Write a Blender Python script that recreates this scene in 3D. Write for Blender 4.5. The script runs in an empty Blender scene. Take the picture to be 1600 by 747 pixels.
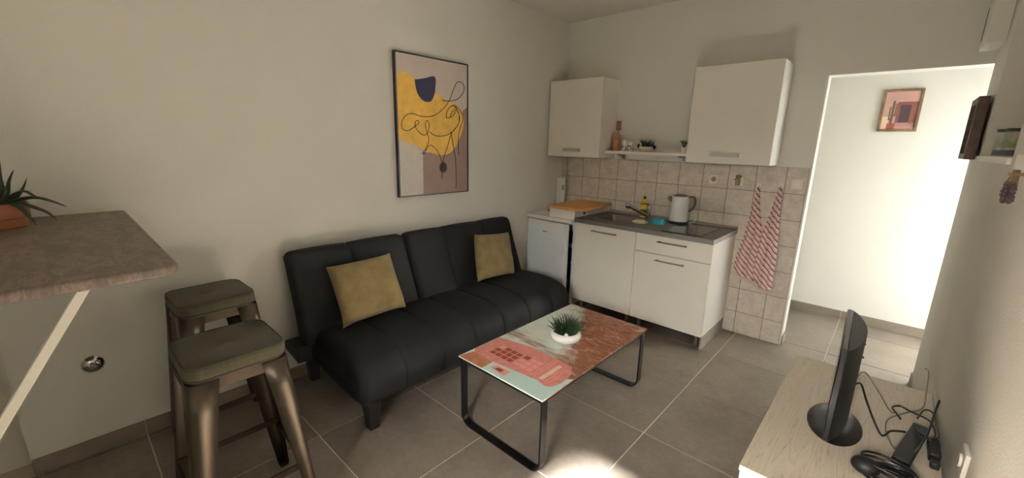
import bpy, bmesh, math, random
from mathutils import Vector, Matrix
random.seed(7)
PI = math.pi
S = bpy.context.scene
C = S.collection

# ------------------------------------------------------------------ camera
cam_d = bpy.data.cameras.new('camera')
cam = bpy.data.objects.new('camera', cam_d); C.objects.link(cam)
cam_d.sensor_fit = 'HORIZONTAL'; cam_d.sensor_width = 36.0
cam_d.lens = 649.2133 / 1600 * 36.0
cam_d.clip_start = 0.02
_r, _u, _b = (0.735444, 0.677248, 0.021398), (-0.168205, 0.151885, 0.973981), (0.656376, -0.719907, 0.225619)
cam.matrix_world = Matrix(((_r[0], _u[0], _b[0], 2.6062), (_r[1], _u[1], _b[1], -3.6203), (_r[2], _u[2], _b[2], 1.4918), (0, 0, 0, 1)))
S.camera = cam

# ------------------------------------------------------------------ light
w = bpy.data.worlds.new('sky'); S.world = w; w.use_nodes = True
w.node_tree.nodes['Background'].inputs[0].default_value = (0.80, 0.90, 1.0, 1)
w.node_tree.nodes['Background'].inputs[1].default_value = 1.2
def add_light(name, kind, energy, col, loc, direction, **kw):
    d = bpy.data.lights.new(name, kind); d.energy = energy; d.color = col
    for k, v in kw.items(): setattr(d, k, v)
    o = bpy.data.objects.new(name, d); C.objects.link(o); o.location = loc
    o.rotation_euler = Vector(direction).to_track_quat('-Z', 'Y').to_euler()
    return o
SUN_EL = math.radians(38)
add_light('sun', 'SUN', 350.0, (1.0, 0.985, 0.945), (4, -8, 6), (-0.22 * math.cos(SUN_EL), math.cos(SUN_EL), -math.sin(SUN_EL)), angle=math.radians(8.0))
add_light('window_daylight', 'AREA', 450.0, (1.0, 0.97, 0.92), (2.95, -6.5, 2.65), (-0.25, 1, -0.35), shape='RECTANGLE', size=1.8, size_y=1.3)
add_light('hall_daylight', 'AREA', 6.0, (1.0, 0.985, 0.94), (3.43, 0.50, 0.95), (-1, 0.35, -0.05), shape='RECTANGLE', size=0.75, size_y=1.7)
vs = S.view_settings
vs.view_transform = 'Standard'; vs.look = 'None'; vs.gamma = 1.0; vs.use_curve_mapping = False
vs.exposure = 1.02
S.cycles.use_denoising = True
S.cycles.max_bounces = 10; S.cycles.diffuse_bounces = 6; S.cycles.glossy_bounces = 4
S.cycles.sample_clamp_indirect = 6.0

# ------------------------------------------------------------------ helpers
def lin(c):
    def f(v):
        v /= 255.0
        return v / 12.92 if v <= 0.04045 else ((v + 0.055) / 1.055) ** 2.4
    return (f(c[0]), f(c[1]), f(c[2]), 1.0)

class NT:
    def __init__(s, name):
        s.m = bpy.data.materials.new(name); s.m.use_nodes = True
        s.t = s.m.node_tree; s.b = s.t.nodes['Principled BSDF']
    def n(s, kind, **kw):
        x = s.t.nodes.new(kind)
        for k, v in kw.items():
            if k in x.inputs.keys(): x.inputs[k].default_value = v
            else: setattr(x, k, v)
        return x
    def l(s, a, b): s.t.links.new(a, b)
    def coord(s, scale=(1, 1, 1), rot=(0, 0, 0), loc=(0, 0, 0), kind='Object'):
        tc = s.n('ShaderNodeTexCoord'); mp = s.n('ShaderNodeMapping')
        mp.inputs['Scale'].default_value = scale; mp.inputs['Rotation'].default_value = rot; mp.inputs['Location'].default_value = loc
        s.l(tc.outputs[kind], mp.inputs['Vector']); return mp.outputs['Vector']
    def ramp(s, fac, stops):
        r = s.n('ShaderNodeValToRGB'); e = r.color_ramp.elements
        while len(e) < len(stops): e.new(0.5)
        for i, (p, c) in enumerate(stops): e[i].position = p; e[i].color = c
        s.l(fac, r.inputs['Fac']); return r.outputs['Color']
    def mix(s, fac, a, b, mode='MIX'):
        x = s.n('ShaderNodeMix', data_type='RGBA', blend_type=mode)
        for sock, v in ((x.inputs[0], fac), (x.inputs[6], a), (x.inputs[7], b)):
            if hasattr(v, 'is_output'): s.l(v, sock)
            else: sock.default_value = v
        return x.outputs[2]

MATS = {}
def mat(name, col, rough=0.5, metal=0.0, var=0.08, scale=6.0, bump=0.0, bscale=60.0, coat=0.0, spec=None, stretch=(1, 1, 1), sheen=0.0, trans=0.0, rand=0.0):
    """plain procedural material: colour with soft noise variation, optional fine bump"""
    if name in MATS: return MATS[name]
    t = NT(name); b = t.b; c = lin(col)
    v = t.coord(stretch)
    nz = t.n('ShaderNodeTexNoise', Scale=scale, Detail=5.0, Roughness=0.6); t.l(v, nz.inputs['Vector'])
    lo = tuple(x * (1 - var) for x in c[:3]) + (1,); hi = tuple(min(1, x * (1 + var)) for x in c[:3]) + (1,)
    colr = t.ramp(nz.outputs['Fac'], [(0.3, lo), (0.7, hi)])
    if rand:
        oi = t.n('ShaderNodeObjectInfo')
        mr = t.n('ShaderNodeMapRange'); mr.inputs['To Min'].default_value = 1 - rand; mr.inputs['To Max'].default_value = 1 + rand
        t.l(oi.outputs['Random'], mr.inputs['Value'])
        cc = t.n('ShaderNodeCombineColor')
        for k in range(3): t.l(mr.outputs['Result'], cc.inputs[k])
        colr = t.mix(1.0, colr, cc.outputs['Color'], 'MULTIPLY')
    t.l(colr, b.inputs['Base Color'])
    b.inputs['Roughness'].default_value = rough; b.inputs['Metallic'].default_value = metal
    b.inputs['Coat Weight'].default_value = coat; b.inputs['Sheen Weight'].default_value = sheen
    b.inputs['Transmission Weight'].default_value = trans
    if spec is not None: b.inputs['Specular IOR Level'].default_value = spec
    if bump:
        n2 = t.n('ShaderNodeTexNoise', Scale=bscale, Detail=4.0); t.l(v, n2.inputs['Vector'])
        bp = t.n('ShaderNodeBump', Strength=bump, Distance=0.01); t.l(n2.outputs['Fac'], bp.inputs['Height']); t.l(bp.outputs['Normal'], b.inputs['Normal'])
    MATS[name] = t.m; return t.m

class MB:
    """collects shapes into one mesh"""
    def __init__(s): s.v = []; s.f = []
    def add(s, vs, fs):
        o = len(s.v); s.v += [tuple(q) for q in vs]; s.f += [tuple(i + o for i in f) for f in fs]; return s
    def box(s, x0, x1, y0, y1, z0, z1):
        return s.hexa([(x0, y0, z0), (x1, y0, z0), (x1, y1, z0), (x0, y1, z0), (x0, y0, z1), (x1, y0, z1), (x1, y1, z1), (x0, y1, z1)])
    def hexa(s, p): return s.add(p, [(3, 2, 1, 0), (4, 5, 6, 7), (0, 1, 5, 4), (1, 2, 6, 5), (2, 3, 7, 6), (3, 0, 4, 7)])
    def tube(s, pts, r, n=8, sq=None, up=None):
        """round tube along pts; r number or list; sq=(a,b) gives an elliptic section scale"""
        P = [Vector(p) for p in pts]; m = len(P)
        R = list(r) if isinstance(r, (list, tuple)) else [r] * m
        d = [(P[min(i + 1, m - 1)] - P[max(i - 1, 0)]).normalized() for i in range(m)]
        u = Vector(up) if up else (Vector((0, 0, 1)) if abs(d[0].z) < 0.9 else Vector((1, 0, 0)))
        a, b = sq or (1, 1); vs = []
        for i in range(m):
            u = (u - d[i] * u.dot(d[i])).normalized(); q = d[i].cross(u)
            for k in range(n):
                t = 2 * PI * k / n; vs.append(P[i] + u * (math.cos(t) * R[i] * a) + q * (math.sin(t) * R[i] * b))
        fs = [(i * n + k, i * n + (k + 1) % n, (i + 1) * n + (k + 1) % n, (i + 1) * n + k) for i in range(m - 1) for k in range(n)]
        fs += [tuple(range(n))[::-1], tuple((m - 1) * n + k for k in range(n))]
        return s.add(vs, fs)
    def bar(s, pts, wd, th, up):
        """rectangular bar along pts; wd along `up` reference, th across"""
        P = [Vector(p) for p in pts]; m = len(P); u0 = Vector(up); vs = []
        for i in range(m):
            d = (P[min(i + 1, m - 1)] - P[max(i - 1, 0)]).normalized()
            u = (u0 - d * u0.dot(d)).normalized(); q = d.cross(u)
            for a, b in ((-1, -1), (1, -1), (1, 1), (-1, 1)): vs.append(P[i] + u * (a * wd / 2) + q * (b * th / 2))
        fs = [(i * 4 + k, i * 4 + (k + 1) % 4, i * 4 + 4 + (k + 1) % 4, i * 4 + 4 + k) for i in range(m - 1) for k in range(4)]
        fs += [(3, 2, 1, 0), tuple((m - 1) * 4 + k for k in range(4))]
        return s.add(vs, fs)
    def lathe(s, prof, cx=0, cy=0, n=24, sx=1, sy=1):
        m = len(prof); vs = [(cx + r * sx * math.cos(2 * PI * k / n), cy + r * sy * math.sin(2 * PI * k / n), z) for r, z in prof for k in range(n)]
        fs = [(i * n + k, i * n + (k + 1) % n, (i + 1) * n + (k + 1) % n, (i + 1) * n + k) for i in range(m - 1) for k in range(n)]
        fs += [tuple(range(n))[::-1], tuple((m - 1) * n + k for k in range(n))]
        return s.add(vs, fs)
    def prism(s, poly, a0, a1, axis='z'):
        f = {'z': lambda p, a: (p[0], p[1], a), 'y': lambda p, a: (p[0], a, p[1]), 'x': lambda p, a: (a, p[0], p[1])}[axis]
        n = len(poly); vs = [f(p, a0) for p in poly] + [f(p, a1) for p in poly]
        return s.add(vs, [tuple(range(n))[::-1], tuple(range(n, 2 * n))] + [(k, (k + 1) % n, n + (k + 1) % n, n + k) for k in range(n)])
    def grid(s, fn, nu, nv, cu=False, cv=False):
        vs = [fn(i, j) for i in range(nu) for j in range(nv)]; fs = []
        for i in range(nu if cu else nu - 1):
            for j in range(nv if cv else nv - 1):
                a, b = (i + 1) % nu, (j + 1) % nv; fs.append((i * nv + j, a * nv + j, a * nv + b, i * nv + b))
        return s.add(vs, fs)
    def ball(s, c, r, n=12, m=8, sc=(1, 1, 1)):
        prof = [(max(1e-4, math.sin(PI * i / m)) * r, -math.cos(PI * i / m) * r) for i in range(m + 1)]
        o = MB().lathe(prof, n=n); return s.add([(c[0] + x * sc[0], c[1] + y * sc[1], c[2] + z * sc[2]) for x, y, z in o.v], o.f)
    def xf(s, M):
        s.v = [tuple(M @ Vector(q)) for q in s.v]; return s
    def mesh(s, name, smooth=False, ang=40):
        me = bpy.data.meshes.new(name); me.from_pydata(s.v, [], s.f)
        bm = bmesh.new(); bm.from_mesh(me); bmesh.ops.recalc_face_normals(bm, faces=bm.faces); bm.to_mesh(me); bm.free()
        if smooth:
            me.shade_smooth(); me.set_sharp_from_angle(angle=math.radians(ang))
        return me
    def build(s, name, m, parent=None, loc=(0, 0, 0), rz=0.0, smooth=False, bevel=0.0, seg=2, ang=40, solid=0.0, subd=0):
        me = s.mesh(name, smooth or bevel > 0, ang); me.materials.append(m)
        o = bpy.data.objects.new(name, me); C.objects.link(o); o.location = loc; o.rotation_euler = (0, 0, rz)
        if parent: o.parent = parent
        if solid:
            x = o.modifiers.new('solid', 'SOLIDIFY'); x.thickness = solid; x.offset = 0
        if bevel:
            x = o.modifiers.new('bevel', 'BEVEL'); x.width = bevel; x.segments = seg; x.limit_method = 'ANGLE'; x.harden_normals = False
        if subd:
            x = o.modifiers.new('sub', 'SUBSURF'); x.levels = subd; x.render_levels = subd
        return o

def box(*a): return MB().box(*a)
def tag(o, label, cat, group=None):
    o['label'] = label; o['category'] = cat
    if group: o['group'] = group
    return o
def thing(name, label, cat, loc=(0, 0, 0), rz=0.0, group=None):
    o = bpy.data.objects.new(name, None); C.objects.link(o); o.location = loc; o.rotation_euler = (0, 0, rz); o.empty_display_size = 0.1
    return tag(o, label, cat, group)
def struct(o): o['kind'] = 'structure'; return o
def copy_tree(o, parent=None):
    c = o.copy(); C.objects.link(c)
    if parent: c.parent = parent
    for ch in list(o.children): copy_tree(ch, c)
    return c
def rrect(x0, x1, y0, y1, r, n=5):
    out = []
    for cx, cy, a in ((x1 - r, y1 - r, 0), (x0 + r, y1 - r, PI / 2), (x0 + r, y0 + r, PI), (x1 - r, y0 + r, 1.5 * PI)):
        for k in range(n + 1):
            t = a + PI / 2 * k / n; out.append((cx + r * math.cos(t), cy + r * math.sin(t)))
    return out
def smooth_path(pts, n=6):
    P = [Vector(p) for p in pts]; out = []
    for i in range(len(P) - 1):
        a, b, c, d = P[max(i - 1, 0)], P[i], P[i + 1], P[min(i + 2, len(P) - 1)]
        for k in range(n):
            t = k / n; out.append(0.5 * ((2 * b) + (c - a) * t + (2 * a - 5 * b + 4 * c - d) * t * t + (3 * b - a - 3 * c + d) * t ** 3))
    return out + [P[-1]]

# ------------------------------------------------------------------ materials of the shell
M_wall = mat('wall_plaster', (222, 220, 211), 0.9, var=0.02, scale=3, bump=0.12, bscale=160, spec=0.2)
M_wall_rough = mat('brushed_plaster', (214, 210, 200), 0.9, var=0.03, scale=4, bump=0.22, bscale=120, spec=0.2)
M_ceil = mat('ceiling_paint', (214, 211, 203), 0.9, var=0.02, scale=3, bump=0.08, bscale=120, spec=0.2)
M_grout_f = mat('floor_grout', (196, 186, 170), 0.8, var=0.06, scale=20)
M_grout_w = mat('wall_grout', (88, 79, 68), 0.85, var=0.08, scale=20)
M_white = mat('white_paint', (232, 228, 216), 0.5, var=0.015)
M_skirt = mat('skirting_tile', (126, 116, 104), 0.45, var=0.10, scale=9, rand=0.05)

def floor_tile_mat():
    t = NT('floor_tile'); v = t.coord((1, 1, 1), kind='Object')
    oi = t.n('ShaderNodeObjectInfo')
    ad = t.n('ShaderNodeVectorMath', operation='ADD'); t.l(v, ad.inputs[0])
    sc = t.n('ShaderNodeVectorMath', operation='SCALE'); sc.inputs['Scale'].default_value = 7.3
    t.l(oi.outputs['Location'], sc.inputs[0]); t.l(sc.outputs[0], ad.inputs[1])
    n1 = t.n('ShaderNodeTexNoise', Scale=3.5, Detail=7.0, Roughness=0.65); t.l(ad.outputs[0], n1.inputs['Vector'])
    n2 = t.n('ShaderNodeTexNoise', Scale=30.0, Detail=6.0, Roughness=0.7); t.l(ad.outputs[0], n2.inputs['Vector'])
    a = t.ramp(n1.outputs['Fac'], [(0.30, lin((112, 103, 94))), (0.70, lin((137, 127, 116)))])
    b = t.ramp(n2.outputs['Fac'], [(0.35, (0.86, 0.86, 0.86, 1)), (0.65, (1.06, 1.06, 1.05, 1))])
    t.l(t.mix(1.0, a, b, 'MULTIPLY'), t.b.inputs['Base Color'])
    rr = t.ramp(n1.outputs['Fac'], [(0.3, (0.36,) * 3 + (1,)), (0.7, (0.48,) * 3 + (1,))]); t.l(rr, t.b.inputs['Roughness'])
    bp = t.n('ShaderNodeBump', Strength=0.06, Distance=0.004); t.l(n2.outputs['Fac'], bp.inputs['Height']); t.l(bp.outputs['Normal'], t.b.inputs['Normal'])
    return t.m
M_ftile = floor_tile_mat()
def wall_tile_mat():
    t = NT('wall_tile'); v = t.coord((1, 1, 1)); oi = t.n('ShaderNodeObjectInfo')
    ad = t.n('ShaderNodeVectorMath', operation='ADD'); t.l(v, ad.inputs[0])
    sc = t.n('ShaderNodeVectorMath', operation='SCALE'); sc.inputs['Scale'].default_value = 5.1
    t.l(oi.outputs['Location'], sc.inputs[0]); t.l(sc.outputs[0], ad.inputs[1])
    n1 = t.n('ShaderNodeTexNoise', Scale=14.0, Detail=6.0, Roughness=0.65); t.l(ad.outputs[0], n1.inputs['Vector'])
    n2 = t.n('ShaderNodeTexNoise', Scale=60.0, Detail=5.0, Roughness=0.7); t.l(ad.outputs[0], n2.inputs['Vector'])
    a = t.ramp(n1.outputs['Fac'], [(0.32, lin((190, 178, 162))), (0.68, lin((212, 203, 189)))])
    b = t.ramp(n2.outputs['Fac'], [(0.35, (0.88, 0.87, 0.86, 1)), (0.62, (1.04, 1.04, 1.04, 1))])
    t.l(t.mix(1.0, a, b, 'MULTIPLY'), t.b.inputs['Base Color']); t.b.inputs['Roughness'].default_value = 0.42
    bp = t.n('ShaderNodeBump', Strength=0.10, Distance=0.004); t.l(n2.outputs['Fac'], bp.inputs['Height']); t.l(bp.outputs['Normal'], t.b.inputs['Normal'])
    return t.m
M_wtile = wall_tile_mat()

# ------------------------------------------------------------------ the room
W, H, YR, D, DX, DH = 2.90, 2.638, -4.70, 0.996, 2.156, 1.978     # right wall, ceiling, rear wall, hall wall, doorway edge, doorway head
XH = 3.48
floor = struct(box(-0.30, XH + 0.2, YR - 0.2, D + 0.1, -0.10, -0.003).build('floor', M_grout_f))
# floor tiles 60 x 60 cm, laid on the measured grid
GX, GY, G = 1.841, -1.704, 0.0030
def floor_tile(x0, x1, y0, y1):
    if x1 - x0 < 0.02 or y1 - y0 < 0.02: return
    cx, cy = (x0 + x1) / 2, (y0 + y1) / 2
    box(x0 - cx, x1 - cx, y0 - cy, y1 - cy, -0.010, 0.0).build('floor_tile', M_ftile, floor, (cx, cy, 0), bevel=0.0012, seg=1)
for i in range(-4, 5):
    for j in range(-6, 6):
        x0, x1 = GX + 0.6 * i + G, GX + 0.6 * (i + 1) - G; y0, y1 = GY + 0.6 * j + G, GY + 0.6 * (j + 1) - G
        if j >= 3:
            floor_tile(max(x0, 1.25), min(x1, XH), max(y0, 0.0), min(y1, D - 0.009))
        else:
            a, b = max(x0, 0.009 if y1 > -3.85 else -0.1), min(x1, W)
            if a < b: floor_tile(a, b, max(y0, YR), min(y1, 0.10))
struct(box(-0.30, XH + 0.2, YR - 0.2, D + 0.1, H, H + 0.1).build('ceiling', M_ceil))
# sofa wall, with the shallow recess at the near end
wl = MB().box(-0.25, 0, -3.887, 0.0, -0.1, H).box(-0.25, -0.12, YR, -3.887, -0.1, H)
struct(wl.build('wall_left', M_wall))
# kitchen wall with the doorway on its right
wall_back = struct(MB().box(-0.25, DX, 0.0, 0.13, -0.1, H).box(DX, W + 0.25, 0.0, 0.13, DH, H).build('wall_back', M_wall))
# hallway behind
struct(box(1.0, XH + 0.2, D, D + 0.1, -0.1, H).build('wall_hall', M_wall))
struct(box(1.1, 1.2, 0.13, D, -0.1, H).build('wall_hall_left', M_wall))
hr = MB().box(XH, XH + 0.15, -0.25, 0.10, -0.1, H).box(XH, XH + 0.15, 0.94, D, -0.1, H).box(XH, XH + 0.15, 0.10, 0.94, 2.15, H)
struct(hr.build('wall_hall_right', M_wall))
struct(box(W + 0.25, XH, -0.20, -0.0, -0.1, H).build('wall_hall_front', M_wall))
# right wall with a recessed niche
n0, n1, nz0, nz1 = -1.285, -0.43, 1.478, 2.40
wr = MB().box(W, W + 0.25, YR, n0, -0.1, H).box(W, W + 0.25, n1, -0.0005, -0.1, H).box(W, W + 0.25, n0, n1, -0.1, nz0 - 0.024).box(W, W + 0.25, n0, n1, nz1, H).box(W + 0.19, W + 0.25, n0, n1, nz0 - 0.024, nz1)
struct(wr.build('wall_right', M_wall_rough))
ledge = MB().box(W - 0.012, W + 0.19, n0 + 0.001, n1 - 0.001, nz0 - 0.024, nz0).box(W - 0.012, W, n1 - 0.001, -0.002, nz0 - 0.024, nz0)
struct(ledge.build('trim_1', M_white))
# rear wall with a window that lets the sun in (behind the camera)
wx0, wx1, wz0, wz1 = 2.27, 2.87, 1.20, 1.96
rw = MB().box(-0.3, wx0, YR - 0.2, YR, -0.1, H).box(wx1, W + 0.25, YR - 0.2, YR, -0.1, H).box(wx0, wx1, YR - 0.2, YR, -0.1, wz0).box(wx0, wx1, YR - 0.2, YR, wz1, H)
struct(rw.build('wall_front', M_wall))
fr = MB().box(wx0, wx0 + 0.05, YR - 0.12, YR - 0.06, wz0, wz1).box(wx1 - 0.05, wx1, YR - 0.12, YR - 0.06, wz0, wz1).box(wx0 + 0.05, wx1 - 0.05, YR - 0.12, YR - 0.06, wz0, wz0 + 0.05).box(wx0 + 0.05, wx1 - 0.05, YR - 0.12, YR - 0.06, wz1 - 0.05, wz1)
struct(fr.build('window_1', M_white))

# skirting tiles
def skirt(name, pieces):
    root = bpy.data.objects.new(name, None); C.objects.link(root); root['kind'] = 'structure'
    for b in pieces:
        cx, cy = (b[0] + b[1]) / 2, (b[2] + b[3]) / 2
        box(b[0] - cx, b[1] - cx, b[2] - cy, b[3] - cy, 0.0005, 0.078).build('skirting_piece', M_skirt, root, (cx, cy, 0), bevel=0.001, seg=1)
ys = [-3.887] + [GY + 0.6 * j for j in range(-3, 3)] + [-0.004]
ys = [y for y in ys if y < -0.001]
skirt('baseboard_left', [(0.0, 0.009, ys[k] + 0.001, ys[k + 1] - 0.001) for k in range(len(ys) - 1) if ys[k + 1] - ys[k] > 0.02])
xs = [1.2, 1.241, 1.841, 2.441, 3.041, 3.47]
skirt('baseboard_hall', [(xs[k] + 0.001, xs[k + 1] - 0.001, D - 0.009, D) for k in range(len(xs) - 1)])
skirt('baseboard_doorway', [(DX + 0.0005, DX + 0.009, 0.004, 0.126)])
skirt('baseboard_right', [(W - 0.009, W - 0.0005, y, y + 0.598) for y in (-4.7, -4.1, -3.5, -2.9, -2.3, -1.7, -1.1)] + [(W - 0.009, W - 0.0005, -0.5, 0.0)])
# corner bead along the doorway edge
struct(box(DX - 0.010, DX + 0.003, -0.010, 0.002, 0.08, DH).build('trim_2', M_white, bevel=0.002))

# wall tiles (children of the kitchen wall)
rows = [0.0, 0.183, 0.381, 0.577, 0.779, 0.976, 1.172, 1.362]
cols = [0.001] + [0.066 + 0.1947 * k for k in range(11)] + [DX - 0.011]
for r in range(7):
    for k in range(len(cols) - 1):
        if rows[r + 1] < 0.83 and cols[k + 1] < 1.70: continue      # hidden behind the cabinets
        x0, x1, z0, z1 = cols[k] + 0.0016, cols[k + 1] - 0.0016, rows[r] + 0.0016, rows[r + 1] - 0.0016
        cx, cz = (x0 + x1) / 2, (z0 + z1) / 2
        box(x0 - cx, x1 - cx, -0.0085, 0.001, z0 - cz, z1 - cz).build('wall_tile', M_wtile, wall_back, (cx, 0, cz), bevel=0.0015, seg=1)
box(0.001, DX - 0.011, -0.0045, 0.001, 0.83, 1.361).add(*(lambda b: (b.v, b.f))(box(1.70, DX - 0.011, -0.0045, 0.001, 0.0, 0.83))).build('grout', M_grout_w, wall_back)

# ------------------------------------------------------------------ sofa
M_sofa = mat('black_leatherette', (27, 27, 28), 0.72, var=0.10, scale=14, bump=0.10, bscale=220, spec=0.22)
M_sofa_leg = mat('black_wood', (24, 23, 22), 0.5)
def cushion_sweep(prof, y0, y1, seams, rnd=0.05, groove=0.011, nprof=44, crown=0.004):
    """closed XZ profile swept along Y; rounded ends; stitched channels at `seams`"""
    P = smooth_path([(x, 0, z) for x, z in prof] + [(prof[0][0], 0, prof[0][1])], 5)[:-1]
    c = sum(P, Vector()) / len(P)
    ysn = []
    for t in (0, 0.15, 0.35, 0.6, 0.8, 1.0): ysn.append((y0 + rnd * t, 1 - math.sqrt(max(0, 1 - (1 - t) ** 2))))
    cuts = [y0 + rnd] + list(seams) + [y1 - rnd]
    for a, b in zip(cuts[:-1], cuts[1:]):
        nn = 8
        for k in range(1, nn + 1): ysn.append((a + (b - a) * k / nn, 0.0))
        if b in seams:
            ysn.insert(-1, (b - 0.012, 0)); ysn.append((b + 0.012, 0))
    for t in (0.8, 0.6, 0.35, 0.15, 0): ysn.append((y1 - rnd * t, 1 - math.sqrt(max(0, 1 - (1 - t) ** 2))))
    ysn.sort()
    def puff(y):
        g = max([math.exp(-((y - s) / 0.006) ** 2) for s in seams] or [0])
        e = [y0] + list(seams) + [y1]
        for a, b in zip(e[:-1], e[1:]):
            if a <= y <= b: return crown * math.sin(PI * (y - a) / (b - a)) - groove * g
        return 0
    nrm = []
    for i in range(len(P)):
        d = (P[(i + 1) % len(P)] - P[i - 1]).normalized(); n = Vector((d.z, 0, -d.x))
        if n.dot(P[i] - c) < 0: n = -n
        nrm.append(n)
    mb = MB()
    def fn(i, j):
        y, e = ysn[i]; p = P[j] + nrm[j] * (puff(y) - e * rnd)
        return (p.x, y, p.z)
    m = len(P); mb.grid(fn, len(ysn), m, cv=True)
    mb.f.append(tuple(range(m))[::-1]); mb.f.append(tuple((len(ysn) - 1) * m + k for k in range(m)))
    return mb
sx, sy = 0.45, -1.875
sofa = thing('sofa', 'black leatherette sofa bed with stitched panels against the pale wall', 'sofa', (sx, sy, 0))
LO = Matrix.Translation((-sx, -sy, 0))
seat_prof = [(0.16, 0.20), (0.40, 0.165), (0.70, 0.15), (0.815, 0.165), (0.845, 0.24), (0.835, 0.325), (0.77, 0.395), (0.62, 0.425), (0.42, 0.425), (0.25, 0.405), (0.155, 0.34)]
sd = [-2.75 + 1.785 * k / 7 for k in range(1, 7)]
cushion_sweep(seat_prof, -2.755, -0.965, sd, 0.05).xf(LO).build('seat', M_sofa, sofa, smooth=True, ang=80)
back_prof = [(0.185, 0.335), (0.115, 0.56), (0.045, 0.79), (0.055, 0.838), (0.105, 0.850), (0.155, 0.825), (0.215, 0.66), (0.295, 0.46), (0.315, 0.38), (0.27, 0.325)]
cushion_sweep(back_prof, -2.805, -2.030, [-2.435], 0.045, crown=0.005).xf(LO).build('backrest', M_sofa, sofa, smooth=True, ang=80)
cushion_sweep(back_prof, -2.026, -0.950, [-1.69, -1.31], 0.045, crown=0.005).xf(LO).build('backrest', M_sofa, sofa, smooth=True, ang=80)
MB().hexa([(0.03, -2.835, 0.24), (0.24, -2.835, 0.215), (0.24, -0.93, 0.215), (0.03, -0.93, 0.24), (0.05, -2.835, 0.30), (0.25, -2.835, 0.32), (0.25, -0.93, 0.32), (0.05, -0.93, 0.30)]).xf(LO).build('frame_rail', M_sofa_leg, sofa, bevel=0.006)
for (lx, ly, hh) in ((0.775, -2.68, 0.175), (0.775, -1.04, 0.175), (0.09, -2.70, 0.25), (0.09, -1.04, 0.25)):
    a, b = 0.026, 0.040
    MB().hexa([(lx - a, ly - a, 0), (lx + a, ly - a, 0), (lx + a, ly + a, 0), (lx - a, ly + a, 0), (lx - b, ly - b, hh), (lx + b, ly - b, hh), (lx + b, ly + b, hh), (lx - b, ly + b, hh)]).xf(LO).build('leg', M_sofa_leg, sofa, bevel=0.003)

# ------------------------------------------------------------------ cushions
def velvet():
    t = NT('olive_velvet'); v = t.coord((1, 1, 1))
    n = t.n('ShaderNodeTexNoise', Scale=9.0, Detail=6.0, Roughness=0.6); t.l(v, n.inputs['Vector'])
    t.l(t.ramp(n.outputs['Fac'], [(0.3, lin((104, 89, 54))), (0.7, lin((132, 114, 74)))]), t.b.inputs['Base Color'])
    t.b.inputs['Roughness'].default_value = 0.85; t.b.inputs['Sheen Weight'].default_value = 0.12
    n2 = t.n('ShaderNodeTexNoise', Scale=240.0, Detail=2.0); t.l(v, n2.inputs['Vector'])
    bp = t.n('ShaderNodeBump', Strength=0.25, Distance=0.004); t.l(n2.outputs['Fac'], bp.inputs['Height']); t.l(bp.outputs['Normal'], t.b.inputs['Normal'])
    return t.m
M_velvet = velvet()
def pillow(corners, thick, label, seed):
    """corners: top-left, top-right, bottom-right, bottom-left (room coordinates)"""
    tl, tr, br, bl = [Vector(c) for c in corners]; ctr = (tl + tr + br + bl) / 4; base = Vector((ctr.x, ctr.y, min(bl.z, br.z)))
    nor = (tr - tl).cross(bl - tl).normalized()
    if nor.x < 0: nor = -nor
    rg = random.Random(seed); N = 22; root = thing('throw_pillow', label, 'pillow', base, group='throw pillows on the sofa')
    ph = [rg.uniform(0, 6) for _ in range(4)]
    def side(sg):
        def fn(i, j):
            u, v = i / (N - 1), j / (N - 1); a, b = 2 * u - 1, 2 * v - 1
            pin = 0.085 * (1 - abs(a) ** 4) * abs(b) ** 6 * (1 if b > 0 else -1); pin2 = 0.085 * (1 - abs(b) ** 4) * abs(a) ** 6 * (1 if a > 0 else -1)
            uu, vv = u - pin2 * 0.5, v - pin * 0.5
            p = (tl * (1 - uu) + tr * uu) * (1 - vv) + (bl * (1 - uu) + br * uu) * vv
            h = (max(0, 1 - a ** 4) * max(0, 1 - b ** 4)) ** 0.55
            wr = 0.009 * math.sin(9 * u + 14 * v + ph[0]) * max(0, b) * h + 0.006 * math.sin(17 * u - 6 * v + ph[1]) * h
            wr += 0.013 * math.exp(-((v - 0.86 + 0.25 * (u - 0.3)) / 0.035) ** 2) * max(0, 0.6 - u) * 1.6 - 0.013 * math.exp(-((v - 0.76 + 0.4 * (u - 0.3)) / 0.03) ** 2) * max(0, 0.6 - u) * 1.6
            return p + nor * sg * (thick * h * 0.5 + (wr if sg > 0 else 0)) - base
        return fn
    mb = MB().grid(side(1), N, N); mb.grid(side(-1), N, N)
    o = mb.build('cover', M_velvet, root, smooth=True, ang=100, subd=1)
    bm = bmesh.new(); bm.from_mesh(o.data); bmesh.ops.remove_doubles(bm, verts=bm.verts, dist=0.0006); bmesh.ops.recalc_face_normals(bm, faces=bm.faces); bm.to_mesh(o.data); bm.free(); o.data.shade_smooth()
    edge = [tl.lerp(tr, k / 8) for k in range(8)] + [tr.lerp(br, k / 8) for k in range(8)] + [br.lerp(bl, k / 8) for k in range(8)] + [bl.lerp(tl, k / 8) for k in range(9)]
    return root
pillow([(0.255, -2.655, 0.775), (0.255, -2.215, 0.785), (0.450, -2.228, 0.452), (0.450, -2.655, 0.442)], 0.15, 'olive velvet pillow on the stool end of the black sofa', 3)
pillow([(0.240, -1.478, 0.793), (0.240, -1.075, 0.757), (0.420, -1.175, 0.432), (0.420, -1.600, 0.458)], 0.13, 'olive velvet pillow on the fridge end of the black sofa', 5)

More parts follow.
